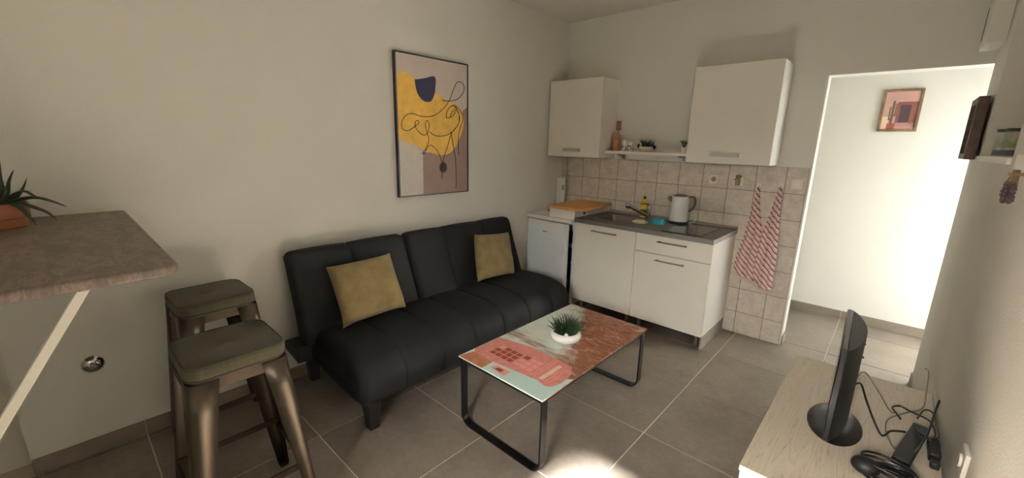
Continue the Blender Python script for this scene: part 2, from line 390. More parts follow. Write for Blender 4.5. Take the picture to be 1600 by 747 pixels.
# ------------------------------------------------------------------ painting
M_black = mat('black_frame', (22, 20, 20), 0.45)
M_pcan = mat('print_lilac_grey', (200, 187, 177), 0.8, var=0.06, scale=8, bump=0.1, bscale=150)
M_pyel = mat('print_yellow', (226, 182, 88), 0.8, var=0.16, scale=12)
M_pblue = mat('print_navy', (38, 38, 66), 0.8, var=0.10, scale=9)
M_pmau = mat('print_mauve', (148, 125, 116), 0.8, var=0.10, scale=9)
M_ppal = mat('print_pale', (206, 198, 189), 0.8, var=0.06, scale=30)
M_pdot = mat('print_brown', (62, 40, 34), 0.8)
M_ink = mat('print_ink', (40, 28, 26), 0.8)
y0, y1, z0, z1 = -1.988, -1.341, 1.094, 2.072
pa = thing('wall_painting', 'abstract line-art print in a thin black frame above the sofa', 'picture', (0.0, (y0 + y1) / 2, z0))
LP = Matrix.Translation((0, -(y0 + y1) / 2, -z0)); fw = 0.009
for b in ((0.0005, 0.032, y0, y0 + fw, z0, z1), (0.0005, 0.032, y1 - fw, y1, z0, z1), (0.0005, 0.032, y0 + fw, y1 - fw, z1 - fw, z1), (0.0005, 0.032, y0 + fw, y1 - fw, z0, z0 + fw)):
    box(*b).xf(LP).build('frame_bar', M_black, pa)
canvas = box(0.002, 0.0270, y0 + fw, y1 - fw, z0 + fw, z1 - fw).xf(LP).build('canvas', M_pcan, pa)
def clampP(p): return (min(max(p[0], y0 + fw + 0.001), y1 - fw - 0.001), min(max(p[1], z0 + fw + 0.001), z1 - fw - 0.001))
def patch(pts, m, lay, closed_smooth=True):
    if closed_smooth: pts = [(p.x, p.y) for p in smooth_path([(a, b, 0) for a, b in pts], 4)]
    MB().prism([clampP(p) for p in pts], 0.0268, 0.0270 + 0.0003 * lay, 'x').xf(LP).build('printed_shape', m, canvas)
patch([(-1.979, 1.504), (-1.849, 1.459), (-1.777, 1.401), (-1.784, 1.10), (-1.979, 1.10)], M_ppal, 1, False)
patch([(-1.777, 1.410), (-1.533, 1.410), (-1.463, 1.462), (-1.434, 1.569), (-1.395, 1.728), (-1.349, 1.755), (-1.349, 1.10), (-1.782, 1.10)], M_pmau, 2, False)
patch([(-1.979, 1.925), (-1.93, 1.945), (-1.887, 1.940), (-1.841, 1.912), (-1.816, 1.850), (-1.72, 1.845), (-1.655, 1.836), (-1.571, 1.798), (-1.482, 1.772), (-1.425, 1.743), (-1.386, 1.658), (-1.403, 1.570), (-1.463, 1.462), (-1.533, 1.401), (-1.623, 1.390), (-1.729, 1.414), (-1.849, 1.459), (-1.979, 1.504)], M_pyel, 3)
patch([(-1.832, 1.905), (-1.745, 1.925), (-1.657, 1.944), (-1.657, 1.855), (-1.677, 1.797), (-1.709, 1.767), (-1.769, 1.773), (-1.816, 1.824), (-1.832, 1.905)], M_pblue, 4)
patch([(-1.594 + 0.036 * math.cos(t * PI / 10), 1.296 + 0.041 * math.sin(t * PI / 10)) for t in range(20)], M_pdot, 4, False)
INK = [[(-1.593, 1.787), (-1.527, 1.789), (-1.448, 1.809), (-1.389, 1.865), (-1.384, 1.916), (-1.423, 1.937), (-1.458, 1.922), (-1.492, 1.863), (-1.532, 1.785), (-1.594, 1.722), (-1.68, 1.672), (-1.782, 1.662), (-1.86, 1.677), (-1.917, 1.658), (-1.951, 1.606), (-1.94, 1.567), (-1.893, 1.561), (-1.834, 1.595), (-1.807, 1.62), (-1.819, 1.632), (-1.839, 1.616), (-1.833, 1.579), (-1.796, 1.544), (-1.756, 1.532), (-1.729, 1.559), (-1.719, 1.608), (-1.733, 1.637), (-1.752, 1.615), (-1.741, 1.558), (-1.726, 1.518), (-1.731, 1.476), (-1.76, 1.426), (-1.785, 1.403), (-1.765, 1.4), (-1.745, 1.435), (-1.707, 1.463), (-1.655, 1.427), (-1.623, 1.375), (-1.606, 1.331)],
       [(-1.609, 1.208), (-1.602, 1.331), (-1.555, 1.444), (-1.513, 1.549), (-1.45, 1.612), (-1.433, 1.656), (-1.437, 1.707), (-1.471, 1.748), (-1.51, 1.757)],
       [(-1.721, 1.559), (-1.663, 1.531), (-1.576, 1.533), (-1.497, 1.567), (-1.445, 1.621), (-1.426, 1.674), (-1.449, 1.724)],
       [(-1.558, 1.663), (-1.551, 1.709), (-1.516, 1.749), (-1.471, 1.76), (-1.465, 1.723), (-1.495, 1.683), (-1.529, 1.668), (-1.558, 1.663)],
       [(-1.524, 1.671), (-1.506, 1.703), (-1.476, 1.73)], [(-1.517, 1.566), (-1.498, 1.48), (-1.476, 1.374), (-1.47, 1.266), (-1.466, 1.174), (-1.474, 1.129)],
       [(-1.46, 1.757), (-1.414, 1.718), (-1.395, 1.658), (-1.427, 1.586), (-1.444, 1.498), (-1.44, 1.391)]]
for ln in INK:
    MB().tube(smooth_path([(0.0285, a, b) for a, b in ln], 5), 0.0026, 6).xf(LP).build('ink_line', M_ink, canvas, smooth=True)

# ------------------------------------------------------------------ coffee table
M_tblack = mat('black_steel', (26, 25, 25), 0.32, metal=0.6)
TX0, TX1, TY0, TY1, TZ = 1.075, 1.637, -2.338, -1.308, 0.400
def table_print():
    t = NT('printed_glass'); v = t.coord((1, 1, 1))     # object coordinates: origin at table base centre
    sep = t.n('ShaderNodeSeparateXYZ'); t.l(v, sep.inputs[0])
    n1 = t.n('ShaderNodeTexNoise', Scale=5.0, Detail=8.0, Roughness=0.7); t.l(v, n1.inputs['Vector'])
    n2 = t.n('ShaderNodeTexNoise', Scale=95.0, Detail=8.0, Roughness=0.8); t.l(v, n2.inputs['Vector'])
    n3 = t.n('ShaderNodeTexNoise', Scale=9.0, Detail=6.0); v3 = t.coord((1.0, 5.0, 1), (0, 0, 0.9)); t.l(v3, n3.inputs['Vector'])
    def M(op, a, b):
        x = t.n('ShaderNodeMath', operation=op)
        for k, q in enumerate((a, b)):
            if hasattr(q, 'is_output'): t.l(q, x.inputs[k])
            else: x.inputs[k].default_value = q
        return x.outputs[0]
    pale = t.ramp(n1.outputs['Fac'], [(0.3, lin((196, 212, 203))), (0.6, lin((226, 230, 218)))])
    n4 = t.n('ShaderNodeTexNoise', Scale=16.0, Detail=7.0, Roughness=0.7); v4 = t.coord((1.0, 2.2, 1), (0, 0, 0.5)); t.l(v4, n4.inputs['Vector'])
    rf_ = t.mix(0.55, n2.outputs['Color'], n4.outputs['Color'])
    rust = t.ramp(rf_, [(0.40, lin((104, 58, 40))), (0.52, lin((150, 98, 74))), (0.64, lin((216, 184, 164)))])
    # rusty street: far right half of the top
    e = M('ADD', M('ADD', M('MULTIPLY', sep.outputs['X'], 1.5), M('MULTIPLY', sep.outputs['Y'], 0.75)), M('ADD', M('MULTIPLY', M('SUBTRACT', n1.outputs['Fac'], 0.5), 0.9), M('MULTIPLY', M('SUBTRACT', n2.outputs['Fac'], 0.5), 0.35)))
    fac = t.ramp(e, [(0.0, (0, 0, 0, 1)), (0.16, (1, 1, 1, 1))])
    c = t.mix(fac, pale, rust)
    # brown streaks beside the pink box
    s1 = M('SUBTRACT', 0.11, M('ABSOLUTE', M('ADD', M('SUBTRACT', sep.outputs['Y'], M('MULTIPLY', sep.outputs['X'], -0.10)), 0.145), 0))
    s2 = M('ADD', s1, M('MULTIPLY', M('SUBTRACT', n3.outputs['Fac'], 0.55), 0.30))
    c = t.mix(t.ramp(s2, [(0.02, (0, 0, 0, 1)), (0.12, (0.85, 0.85, 0.85, 1))]), c, lin((134, 82, 56)))
    t.l(c, t.b.inputs['Base Color']); t.b.inputs['Roughness'].default_value = 0.12; t.b.inputs['Coat Weight'].default_value = 0.3
    return t.m
M_tprint = table_print()
def glossy(name, col, **k): return mat(name, col, 0.14, **k)
ct = thing('coffee_table', 'low coffee table with printed glass top and black steel loop legs', 'table', ((TX0 + TX1) / 2, (TY0 + TY1) / 2, 0))
LT = Matrix.Translation((-(TX0 + TX1) / 2, -(TY0 + TY1) / 2, 0))
top = box(TX0, TX1, TY0, TY1, TZ - 0.006, TZ).xf(LT).build('glass_top', M_tprint, ct, bevel=0.001, seg=1)
box(TX0 + 0.002, TX1 - 0.002, TY0 + 0.002, TY1 - 0.002, TZ - 0.018, TZ - 0.0062).xf(LT).build('rim', M_tblack, ct)
M_pink = glossy('print_pink', (206, 132, 124), var=0.16, scale=30); M_pinkl = glossy('print_pink_light', (226, 150, 140), var=0.1, scale=16)
M_pbrown = glossy('print_rust', (140, 66, 46), var=0.2, scale=24); M_pwhite = glossy('print_white', (220, 190, 172), var=0.08, scale=20)
M_porange = glossy('print_orange_brown', (176, 116, 84), var=0.25, scale=20)
M_pmint = glossy('print_mint', (188, 214, 206), var=0.03)
def tprint(poly, m, lay, nm='printed_shape'):
    MB().prism(poly, TZ - 0.0003, TZ + 0.0002 * lay).xf(LT).build(nm, m, top)
tprint([(1.255, -2.336), (1.635, -2.336), (1.635, -2.10), (1.60, -2.13), (1.52, -2.21), (1.26, -2.25)], M_pmint, 1)
tprint([(1.082, -2.336), (1.250, -2.336), (1.248, -2.255), (1.10, -2.248), (1.082, -2.30)], M_porange, 1)
tprint([(1.079, -2.225), (1.080, -2.035), (1.285, -1.993), (1.50, -2.005), (1.565, -2.012), (1.598, -2.06), (1.612, -2.12), (1.612, -2.18), (1.595, -2.225), (1.568, -2.240), (1.516, -2.225), (1.238, -2.254), (1.101, -2.248)], M_pink, 2)
for i in range(4):
    for j in range(3):
        a0, a1 = 1.160 + 0.0405 * i, 1.160 + 0.0405 * i + 0.033; b0, b1 = -2.196 + 0.038 * j, -2.196 + 0.038 * j + 0.030
        tprint([(a0, b0), (a1, b0), (a1, b1), (a0, b1)], M_pbrown if not (i == 0 and j == 2) else M_pinkl, 3)
for i in range(3):
    for j in range(3):
        a0, a1 = 1.330 + 0.041 * i, 1.330 + 0.041 * i + 0.034; b0, b1 = -2.196 + 0.040 * j, -2.196 + 0.040 * j + 0.032
        tprint([(a0, b0), (a1, b0), (a1, b1), (a0, b1)], M_pbrown if (i + j) % 3 == 2 and j == 2 else M_pinkl, 3)
for k, x in enumerate((1.462, 1.478)): tprint([(x, -2.215), (x + 0.006, -2.215), (x + 0.006, -2.03), (x, -2.03)], M_pinkl, 3)
tprint([(1.508, -2.205), (1.532, -2.205), (1.532, -2.045), (1.508, -2.045)], M_pwhite, 3)
for x in (1.548, 1.566): tprint([(x, -2.215), (x + 0.004, -2.215), (x + 0.004, -2.05), (x, -2.05)], M_pinkl, 3)
tprint([(1.276, -2.300), (1.289, -2.262), (1.379, -2.262), (1.376, -2.312)], M_pinkl, 2); tprint([(1.300, -2.296), (1.306, -2.274), (1.345, -2.272), (1.343, -2.300)], M_pbrown, 3)
def loop(y):
    x0, x1, r = TX0 + 0.012, TX1 - 0.012, 0.06; zb = 0.005; pts = [(x0, y, TZ - 0.018)]
    pts += [(x0 + r - r * math.cos(t * PI / 12), y, zb + r - r * math.sin(t * PI / 12)) for t in range(7)]
    pts += [(x1 - r + r * math.sin(t * PI / 12), y, zb + r - r * math.cos(t * PI / 12)) for t in range(7)] + [(x1, y, TZ - 0.018)]
    return MB().bar(pts, 0.040, 0.009, (0, 1, 0)).xf(LT)
for y in (TY0 + 0.030, TY1 - 0.030): loop(y).build('leg', M_tblack, ct, smooth=True, ang=30)

# bowl of grass on the table
M_ceram = mat('white_ceramic', (238, 236, 232), 0.12, var=0.01)
M_soil = mat('dark_soil', (40, 32, 26), 0.9, var=0.3, scale=40, bump=0.5)
M_grass = mat('dark_green_leaf', (38, 62, 34), 0.5, var=0.35, scale=12); M_grass2 = mat('fresh_green_leaf', (62, 104, 44), 0.5, var=0.3, scale=12)
gp = thing('potted_grass', 'white round bowl of spiky green grass on the coffee table', 'plant', (1.372, -1.795, TZ + 0.0008))
MB().lathe([(0.040, 0.0), (0.062, 0.004), (0.082, 0.020), (0.088, 0.036), (0.084, 0.050), (0.072, 0.059), (0.067, 0.058), (0.068, 0.052), (0.066, 0.047), (0.001, 0.046)], n=40).build('bowl', M_ceram, gp, smooth=True, ang=60)
MB().lathe([(0.0655, 0.0465), (0.055, 0.051), (0.03, 0.053), (0.001, 0.054)], n=24).build('soil', M_soil, gp, smooth=True)
rg = random.Random(4)
def tuft(n, cx, cy, rad, hmin, hmax, out, rr=0.0019):
    mb = MB()
    for _ in range(n):
        a = rg.uniform(0, 2 * PI); q = rad * math.sqrt(rg.random()); x, y = cx + q * math.cos(a), cy + q * math.sin(a); h = rg.uniform(hmin, hmax)
        b = a + rg.uniform(-0.8, 0.8); o = out * rg.uniform(0.25, 1.0) * (0.4 + q / rad)
        pts = [(x, y, 0.048), (x + o * 0.35 * math.cos(b), y + o * 0.35 * math.sin(b), 0.048 + h * 0.55), (x + o * math.cos(b), y + o * math.sin(b), 0.048 + h)]
        mb.tube(smooth_path(pts, 2), [rr, rr * 1.25, rr * 1.15, rr * 0.8, rr * 0.2], 4, sq=(1.5, 0.6))
    return mb
o = tuft(210, -0.005, 0, 0.056, 0.035, 0.085, 0.055).build('grass_blades', M_grass, gp, smooth=True); o['kind'] = 'stuff'
o = tuft(70, 0.036, 0.020, 0.028, 0.025, 0.06, 0.035).build('grass_blades', M_grass2, gp, smooth=True); o['kind'] = 'stuff'
MB().ball((0.034, -0.046, 0.060), 0.011, sc=(1.2, 1, 0.8)).build('pebble', M_ceram, gp, smooth=True)

# ------------------------------------------------------------------ fridge
M_fr = mat('fridge_white', (216, 219, 219), 0.35, var=0.02); M_frtop = mat('fridge_top', (216, 212, 202), 0.45, var=0.02)
M_dark = mat('dark_inside', (38, 38, 40), 0.6); M_grey = mat('mid_grey_plastic', (130, 128, 122), 0.5)
fx0, fx1 = 0.055, 0.562
fg = thing('mini_fridge', 'small white fridge with door left slightly ajar in the corner', 'fridge', ((fx0 + fx1) / 2, -0.30, 0))
LF = Matrix.Translation((-(fx0 + fx1) / 2, 0.30, 0))
bd = MB().box(fx0, fx0 + 0.03, -0.53, -0.03, 0.03, 0.805).box(fx1 - 0.03, fx1, -0.53, -0.03, 0.03, 0.805).box(fx0 + 0.03, fx1 - 0.03, -0.06, -0.03, 0.03, 0.805).box(fx0 + 0.03, fx1 - 0.03, -0.53, -0.06, 0.03, 0.08).box(fx0 + 0.03, fx1 - 0.03, -0.53, -0.06, 0.775, 0.805)
bd.xf(LF).build('body', M_fr, fg)
box(fx0 - 0.003, fx1 + 0.006, -0.615, -0.03, 0.806, 0.838).xf(LF).build('top', M_frtop, fg, bevel=0.004)
for z in (0.25, 0.42, 0.60): box(fx0 + 0.031, fx1 - 0.031, -0.50, -0.065, z, z + 0.008).xf(LF).build('shelf', M_dark, fg)
for x in (fx0 + 0.05, fx1 - 0.05):
    for y in (-0.48, -0.08): MB().lathe([(0.018, 0.0), (0.02, 0.004), (0.015, 0.03)], x, y, 12).xf(LF).build('foot', M_dark, fg, smooth=True)
DR = LF @ Matrix.Translation((fx0, -0.545, 0)) @ Matrix.Rotation(math.radians(-5.5), 4, 'Z')
door = MB().box(0.0, fx1 - fx0 - 0.025, -0.048, 0.0, 0.045, 0.795).xf(DR).build('door', M_fr, fg, bevel=0.006)
box(0.02, fx1 - fx0 - 0.035, -0.054, -0.0485, 0.752, 0.790).xf(DR).build('handle', M_frtop, door, bevel=0.002)
box(0.20, 0.255, -0.0495, -0.0485, 0.690, 0.700).xf(DR).build('badge', M_grey, door)
box(0.012, fx1 - fx0 - 0.035, 0.0005, 0.010, 0.06, 0.78).xf(DR).build('seal', M_dark, door)

# things on the fridge
M_wood = mat('beech_wood', (202, 146, 82), 0.45, var=0.16, scale=5, stretch=(2, 14, 2)); M_wood_d = mat('dark_wood_utensil', (150, 100, 62), 0.5, var=0.2, scale=8, stretch=(2, 2, 10))
M_plast = mat('white_plastic', (224, 220, 210), 0.4, var=0.02)
tr = thing('storage_tray', 'white plastic tray under the wooden board on the fridge', 'tray', (0.428, -0.33, 0.8388), math.radians(3))
tb = MB().box(-0.135, 0.135, -0.255, 0.255, 0, 0.004)
for b in ((-0.135, -0.130, -0.255, 0.255), (0.130, 0.135, -0.255, 0.255), (-0.130, 0.130, -0.255, -0.250), (-0.130, 0.130, 0.250, 0.255)): tb.box(*b, 0.004, 0.085)
tb.build('body', M_plast, tr)
MB().tube([(0.136, -0.10, 0.045), (0.146, -0.10, 0.045)], [0.014, 0.010], 12).build('knob', M_dark, tr, smooth=True)
box(0.1352, 0.1362, -0.02, 0.22, 0.02, 0.07).build('side_panel', M_frtop, tr)
cb = thing('cutting_board', 'thick wooden cutting board lying on the white tray', 'cutting board', (0.468, -0.335, 0.9244), math.radians(5))
MB().prism(rrect(-0.185, 0.185, -0.295, 0.295, 0.02), 0, 0.022).build('board', M_wood, cb, bevel=0.004)
for b in ((-0.17, 0.17, -0.285, -0.270), (-0.17, 0.17, 0.270, 0.285)): box(b[0], b[1], b[2], b[3], 0.0221, 0.0245).build('raised_edge', M_wood, cb)
wb = thing('white_board', 'narrow white board standing upright in the corner behind the tray', 'board', (0.075, -0.115, 0.8388))
MB().prism(rrect(-0.052, 0.052, 0, 0.315, 0.008), -0.006, 0.006, 'y').build('panel', M_plast, wb, bevel=0.001, seg=1)
MB().prism(rrect(0.018, 0.042, 0.19, 0.245, 0.008), -0.0075, -0.0062, 'y').build('handle_hole', M_grey, wb)
tag(MB().prism(rrect(-0.075, 0.075, -0.05, 0.05, 0.012), 0, 0.009).build('coaster', mat('slate_grey', (78, 76, 74), 0.5), None, (0.165, -0.30, 0.8388), 0.1, bevel=0.002), 'flat dark grey coaster on the fridge top beside the tray', 'coaster')

# ------------------------------------------------------------------ kitchen base units
M_kit = mat('cream_laminate', (226, 222, 209), 0.38, var=0.015); M_kits = mat('white_laminate', (230, 226, 215), 0.4, var=0.015)
M_steel = mat('brushed_steel', (150, 142, 130), 0.32, metal=0.9, var=0.05); M_chrome = mat('chrome', (205, 205, 205), 0.10, metal=1.0, var=0.02)
M_counter = mat('grey_worktop', (98, 94, 88), 0.45, var=0.10, scale=18); M_counter_e = mat('light_worktop_end', (138, 133, 124), 0.5, var=0.06)
def bar_handle(x0, x1, z, parent, y=-0.5625):
    mb = MB().box(x0, x1, y - 0.031, y - 0.021, z - 0.005, z + 0.005)
    for x in (x0 + 0.012, x1 - 0.022): mb.box(x, x + 0.010, y - 0.021, y, z - 0.004, z + 0.004)
    mb.xf(PM).build('handle', M_steel, parent, bevel=0.002)
def base_unit(x0, x1, label):
    global PM
    PM = Matrix.Translation((-(x0 + x1) / 2, 0.28, 0)); u = thing('base_cabinet', label, 'cabinet', ((x0 + x1) / 2, -0.28, 0), group='kitchen base cabinets')
    t = 0.016; b = MB().box(x0, x0 + t, -0.541, -0.012, 0.109, 0.823).box(x1 - t, x1, -0.541, -0.012, 0.109, 0.823).box(x0 + t, x1 - t, -0.541, -0.012, 0.109, 0.125).box(x0 + t, x1 - t, -0.020, -0.012, 0.125, 0.823)
    b.xf(PM).build('body', M_kits, u)
    for x in (x0 + 0.06, x1 - 0.05):
        for y in (-0.49, -0.08): MB().lathe([(0.028, 0.0), (0.030, 0.006), (0.024, 0.012), (0.016, 0.016), (0.016, 0.085), (0.026, 0.090), (0.026, 0.1085)], x, y, 14).xf(PM).build('leg', M_steel, u, smooth=True)
    return u
u1 = base_unit(0.580, 1.1545, 'cream sink cabinet with one tall door next to the fridge')
d1 = box(0.582, 1.1535, -0.5610, -0.5425, 0.110, 0.820).xf(PM).build('door', M_kit, u1, bevel=0.0015, seg=1); bar_handle(0.754, 0.992, 0.772, d1, -0.5612)
u2 = base_unit(1.1555, 1.735, 'cream hob cabinet with a drawer above its door')
d2 = box(1.1570, 1.7345, -0.5610, -0.5425, 0.677, 0.820).xf(PM).build('drawer', M_kit, u2, bevel=0.0015, seg=1); bar_handle(1.340, 1.565, 0.778, d2, -0.5612)
d3 = box(1.1570, 1.7345, -0.5610, -0.5425, 0.110, 0.673).xf(PM).build('door', M_kit, u2, bevel=0.0015, seg=1); bar_handle(1.335, 1.560, 0.631, d3, -0.5612)
box(1.722, 1.734, -0.535, -0.012, 0.0, 0.1085).xf(PM).build('plinth', mat('grey_plinth', (138, 130, 118), 0.5, var=0.1), u2)
# worktop with a cut-out for the sink
sk = (0.700, 1.030, -0.470, -0.150)
cx0, cx1, cy0, cy1, cz0, cz1 = 0.578, 1.745, -0.589, -0.010, 0.8250, 0.8600
wt = thing('worktop', 'grey worktop over the two cream cabinets', 'worktop', ((cx0 + cx1) / 2, -0.30, cz0))
LW = Matrix.Translation((-(cx0 + cx1) / 2, 0.30, -cz0))
MB().box(cx0, sk[0], cy0, cy1, cz0, cz1).box(sk[1], cx1 - 0.002, cy0, cy1, cz0, cz1).box(sk[0], sk[1], cy0, sk[2], cz0, cz1).box(sk[0], sk[1], sk[3], cy1, cz0, cz1).xf(LW).build('top', M_counter, wt)
box(cx1 - 0.002, cx1, cy0, cy1, cz0, cz1).xf(LW).build('end_strip', M_counter_e, wt)
box(cx0 + 0.02, cx1, -0.026, -0.010, cz1, cz1 + 0.022).xf(LW).build('upstand', M_counter_e, wt, bevel=0.003)
# sink
sn = thing('sink', 'steel inset sink bowl in the grey worktop', 'sink', ((sk[0] + sk[1]) / 2, (sk[2] + sk[3]) / 2, cz1))
a, b = (sk[1] - sk[0]) / 2, (sk[3] - sk[2]) / 2
mb = MB(); rings = [(rrect(-a - 0.016, a + 0.016, -b - 0.016, b + 0.016, 0.055), 0.0003), (rrect(-a - 0.014, a + 0.014, -b - 0.014, b + 0.014, 0.054), 0.003), (rrect(-a + 0.004, a - 0.004, -b + 0.004, b - 0.004, 0.05), 0.002), (rrect(-a + 0.010, a - 0.010, -b + 0.010, b - 0.010, 0.05), -0.015), (rrect(-a + 0.025, a - 0.025, -b + 0.025, b - 0.025, 0.05), -0.130), (rrect(-0.02, 0.02, -0.02, 0.02, 0.015), -0.136)]
m_ = len(rings[0][0]); mb.grid(lambda i, j: (rings[i][0][j][0], rings[i][0][j][1], rings[i][1]), len(rings), m_, cv=True); mb.f.append(tuple((len(rings) - 1) * m_ + k for k in range(m_)))
mb.build('bowl', mat('sink_steel', (128, 120, 110), 0.35, metal=0.85, var=0.05), sn, smooth=True, ang=60)
MB().lathe([(0.001, -0.1345), (0.018, -0.1345), (0.020, -0.132), (0.001, -0.1315)], n=16).build('drain', M_chrome, sn, smooth=True)
# faucet
fc = thing('faucet', 'chrome mixer tap with pull-out spout beside the sink', 'faucet', (1.038, -0.108, cz1 + 0.0003))
MB().lathe([(0.028, 0), (0.028, 0.006), (0.021, 0.010), (0.019, 0.060), (0.021, 0.105), (0.018, 0.118), (0.001, 0.120)], n=20).build('body', M_chrome, fc, smooth=True)
MB().tube(smooth_path([(0.0, 0.0, 0.112), (-0.004, -0.01, 0.128), (-0.030, -0.035, 0.135), (-0.058, -0.060, 0.130)], 3), [0.016, 0.016, 0.015, 0.013, 0.011, 0.010, 0.009, 0.009, 0.008, 0.006], 10).build('lever', M_chrome, fc, smooth=True)
sp = MB().tube(smooth_path([(-0.006, -0.012, 0.030), (-0.045, -0.055, 0.055), (-0.100, -0.110, 0.095), (-0.122, -0.130, 0.110)], 3), 0.0155, 12).build('spout', M_chrome, fc, smooth=True)
MB().ball((-0.132, -0.138, 0.112), 0.025, 16, 10).build('spray_head', M_chrome, sp, smooth=True)
# dish soap bottle
M_yel = mat('yellow_plastic', (226, 196, 24), 0.3, var=0.06); M_lbl = mat('green_label', (96, 104, 40), 0.5, var=0.15); M_blk = mat('black_plastic', (20, 20, 21), 0.4)
bt = thing('dish_soap_bottle', 'yellow dish soap bottle with dark cap behind the tap', 'bottle', (0.972, -0.070, cz1 + 0.0003))
MB().lathe([(0.026, 0), (0.031, 0.004), (0.031, 0.075), (0.029, 0.10), (0.033, 0.125), (0.026, 0.150), (0.012, 0.162), (0.010, 0.166)], n=22, sy=0.8).build('body', M_yel, bt, smooth=True)
MB().lathe([(0.0315, 0.018), (0.0318, 0.02), (0.0318, 0.072), (0.0315, 0.074)], n=22, sy=0.8).build('label', M_lbl, bt, smooth=True)
MB().lathe([(0.011, 0.1665), (0.012, 0.170), (0.012, 0.186), (0.008, 0.190), (0.001, 0.190)], n=14).build('cap', M_blk, bt, smooth=True)
# soap dish with scourer
M_cream = mat('cream_ceramic', (206, 196, 172), 0.4, var=0.05)
sdh = thing('soap_dish', 'cream oval dish with a scourer at the worktop edge of the sink', 'dish', (1.095, -0.385, cz1 + 0.0003), 0.3)
MB().lathe([(0.035, 0.0), (0.050, 0.002), (0.066, 0.014), (0.068, 0.018), (0.062, 0.017), (0.046, 0.008), (0.001, 0.007)], n=28, sy=0.75).build('dish', M_cream, sdh, smooth=True, ang=60)
MB().lathe([(0.020, 0.0085), (0.036, 0.009), (0.044, 0.020), (0.040, 0.030), (0.022, 0.027), (0.018, 0.020), (0.018, 0.010)], n=20, sy=0.72).build('scourer', M_cream, sdh, smooth=True)
MB().ball((0.0, -0.004, 0.018), 0.016, sc=(1.1, 0.7, 0.6)).build('soap', mat('brown_soap', (96, 66, 42), 0.5), sdh, smooth=True)
# crumpled cloth
M_cloth = mat('turquoise_cloth', (52, 140, 156), 0.85, var=0.15, scale=14, bump=0.3, bscale=90)
rg2 = random.Random(11); N = 26; ph = [rg2.uniform(0, 6.28) for _ in range(8)]
def cl(i, j):
    a = 2 * PI * j / 36; t = i / (N - 1); r = math.sin(t * PI * 0.5) ** 0.7; z = math.cos(t * PI * 0.5)
    wob = 1 + 0.10 * math.sin(3 * a + ph[0] + 2 * t) + 0.07 * math.sin(5 * a + ph[1] - 3 * t) + 0.05 * math.sin(9 * a + 6 * t + ph[2])
    zz = 0.052 * (z ** 0.8 if z > 0 else 0) * (1 + t * (0.22 * math.sin(2 * a + ph[3]) + 0.20 * math.sin(5 * a + ph[4] + 5 * t)))
    return (0.060 * r * wob * math.cos(a), 0.046 * r * wob * math.sin(a), max(0.0, zz))
mb = MB().grid(cl, N, 36, cv=True); mb.f.append(tuple((N - 1) * 36 + k for k in range(36)))
tag(mb.build('dish_cloth', M_cloth, None, (1.212, -0.285, cz1 + 0.0003), 0.4, smooth=True, ang=100), 'crumpled turquoise dish cloth between the soap dish and the kettle', 'cloth')
# kettle
M_ket = mat('kettle_white', (214, 215, 211), 0.30, var=0.02); M_bronze = mat('bronze_plastic', (92, 72, 52), 0.35, var=0.1)
kt = thing('electric_kettle', 'white electric kettle with bronze handle standing behind the hob', 'kettle', (1.310, -0.125, cz1 + 0.0003))
MB().lathe([(0.078, 0), (0.082, 0.004), (0.082, 0.014), (0.074, 0.020), (0.001, 0.020)], n=32).build('base', M_blk, kt, smooth=True)
MB().lathe([(0.070, 0.0205), (0.076, 0.028), (0.075, 0.06), (0.071, 0.16), (0.067, 0.222), (0.063, 0.228), (0.001, 0.228)], n=40).build('body', M_ket, kt, smooth=True)
MB().lathe([(0.056, 0.2285), (0.055, 0.236), (0.030, 0.243), (0.001, 0.244)], n=28).build('lid', M_bronze, kt, smooth=True)
hd = math.radians(12)
MB().bar(smooth_path([(0.058 * math.cos(hd), 0.058 * math.sin(hd), 0.222), (0.098, 0.02, 0.228), (0.112, 0.022, 0.19), (0.104, 0.02, 0.14), (0.072, 0.014, 0.105)], 5), 0.022, 0.014, (0, 1, 0)).build('handle', M_bronze, kt, bevel=0.003)
MB().tube([(-0.052, -0.022, 0.190), (-0.074, -0.032, 0.205), (-0.088, -0.038, 0.214)], [0.022, 0.019, 0.015], 14).build('spout', M_bronze, kt, smooth=True)
MB().tube(smooth_path([(0.076, 0.03, 0.010), (0.100, 0.04, 0.012), (0.122, 0.05, 0.035), (0.122, 0.055, 0.075), (0.104, 0.06, 0.100), (0.085, 0.075, 0.11)], 5), 0.0032, 8).build('cord', M_plast, kt, smooth=True)
# hob
M_glass = mat('black_glass', (22, 22, 23), 0.08, var=0.05, coat=0.5)
hb = thing('hob', 'black two-zone glass hob set in the worktop', 'hob', (1.495, -0.325, cz1 + 0.0003))
MB().prism(rrect(-0.145, 0.145, -0.225, 0.225, 0.006), 0, 0.005).build('glass', M_glass, hb, bevel=0.001, seg=1)
for y in (-0.10, 0.11):
    mb = MB(); n = 40; mb.grid(lambda i, j: ((0.085 + 0.002 * i) * math.cos(2 * PI * j / n), y + (0.085 + 0.002 * i) * math.sin(2 * PI * j / n), 0.00525), 2, n, cv=True); mb.build('zone_ring', M_grey, hb, solid=0.0003)

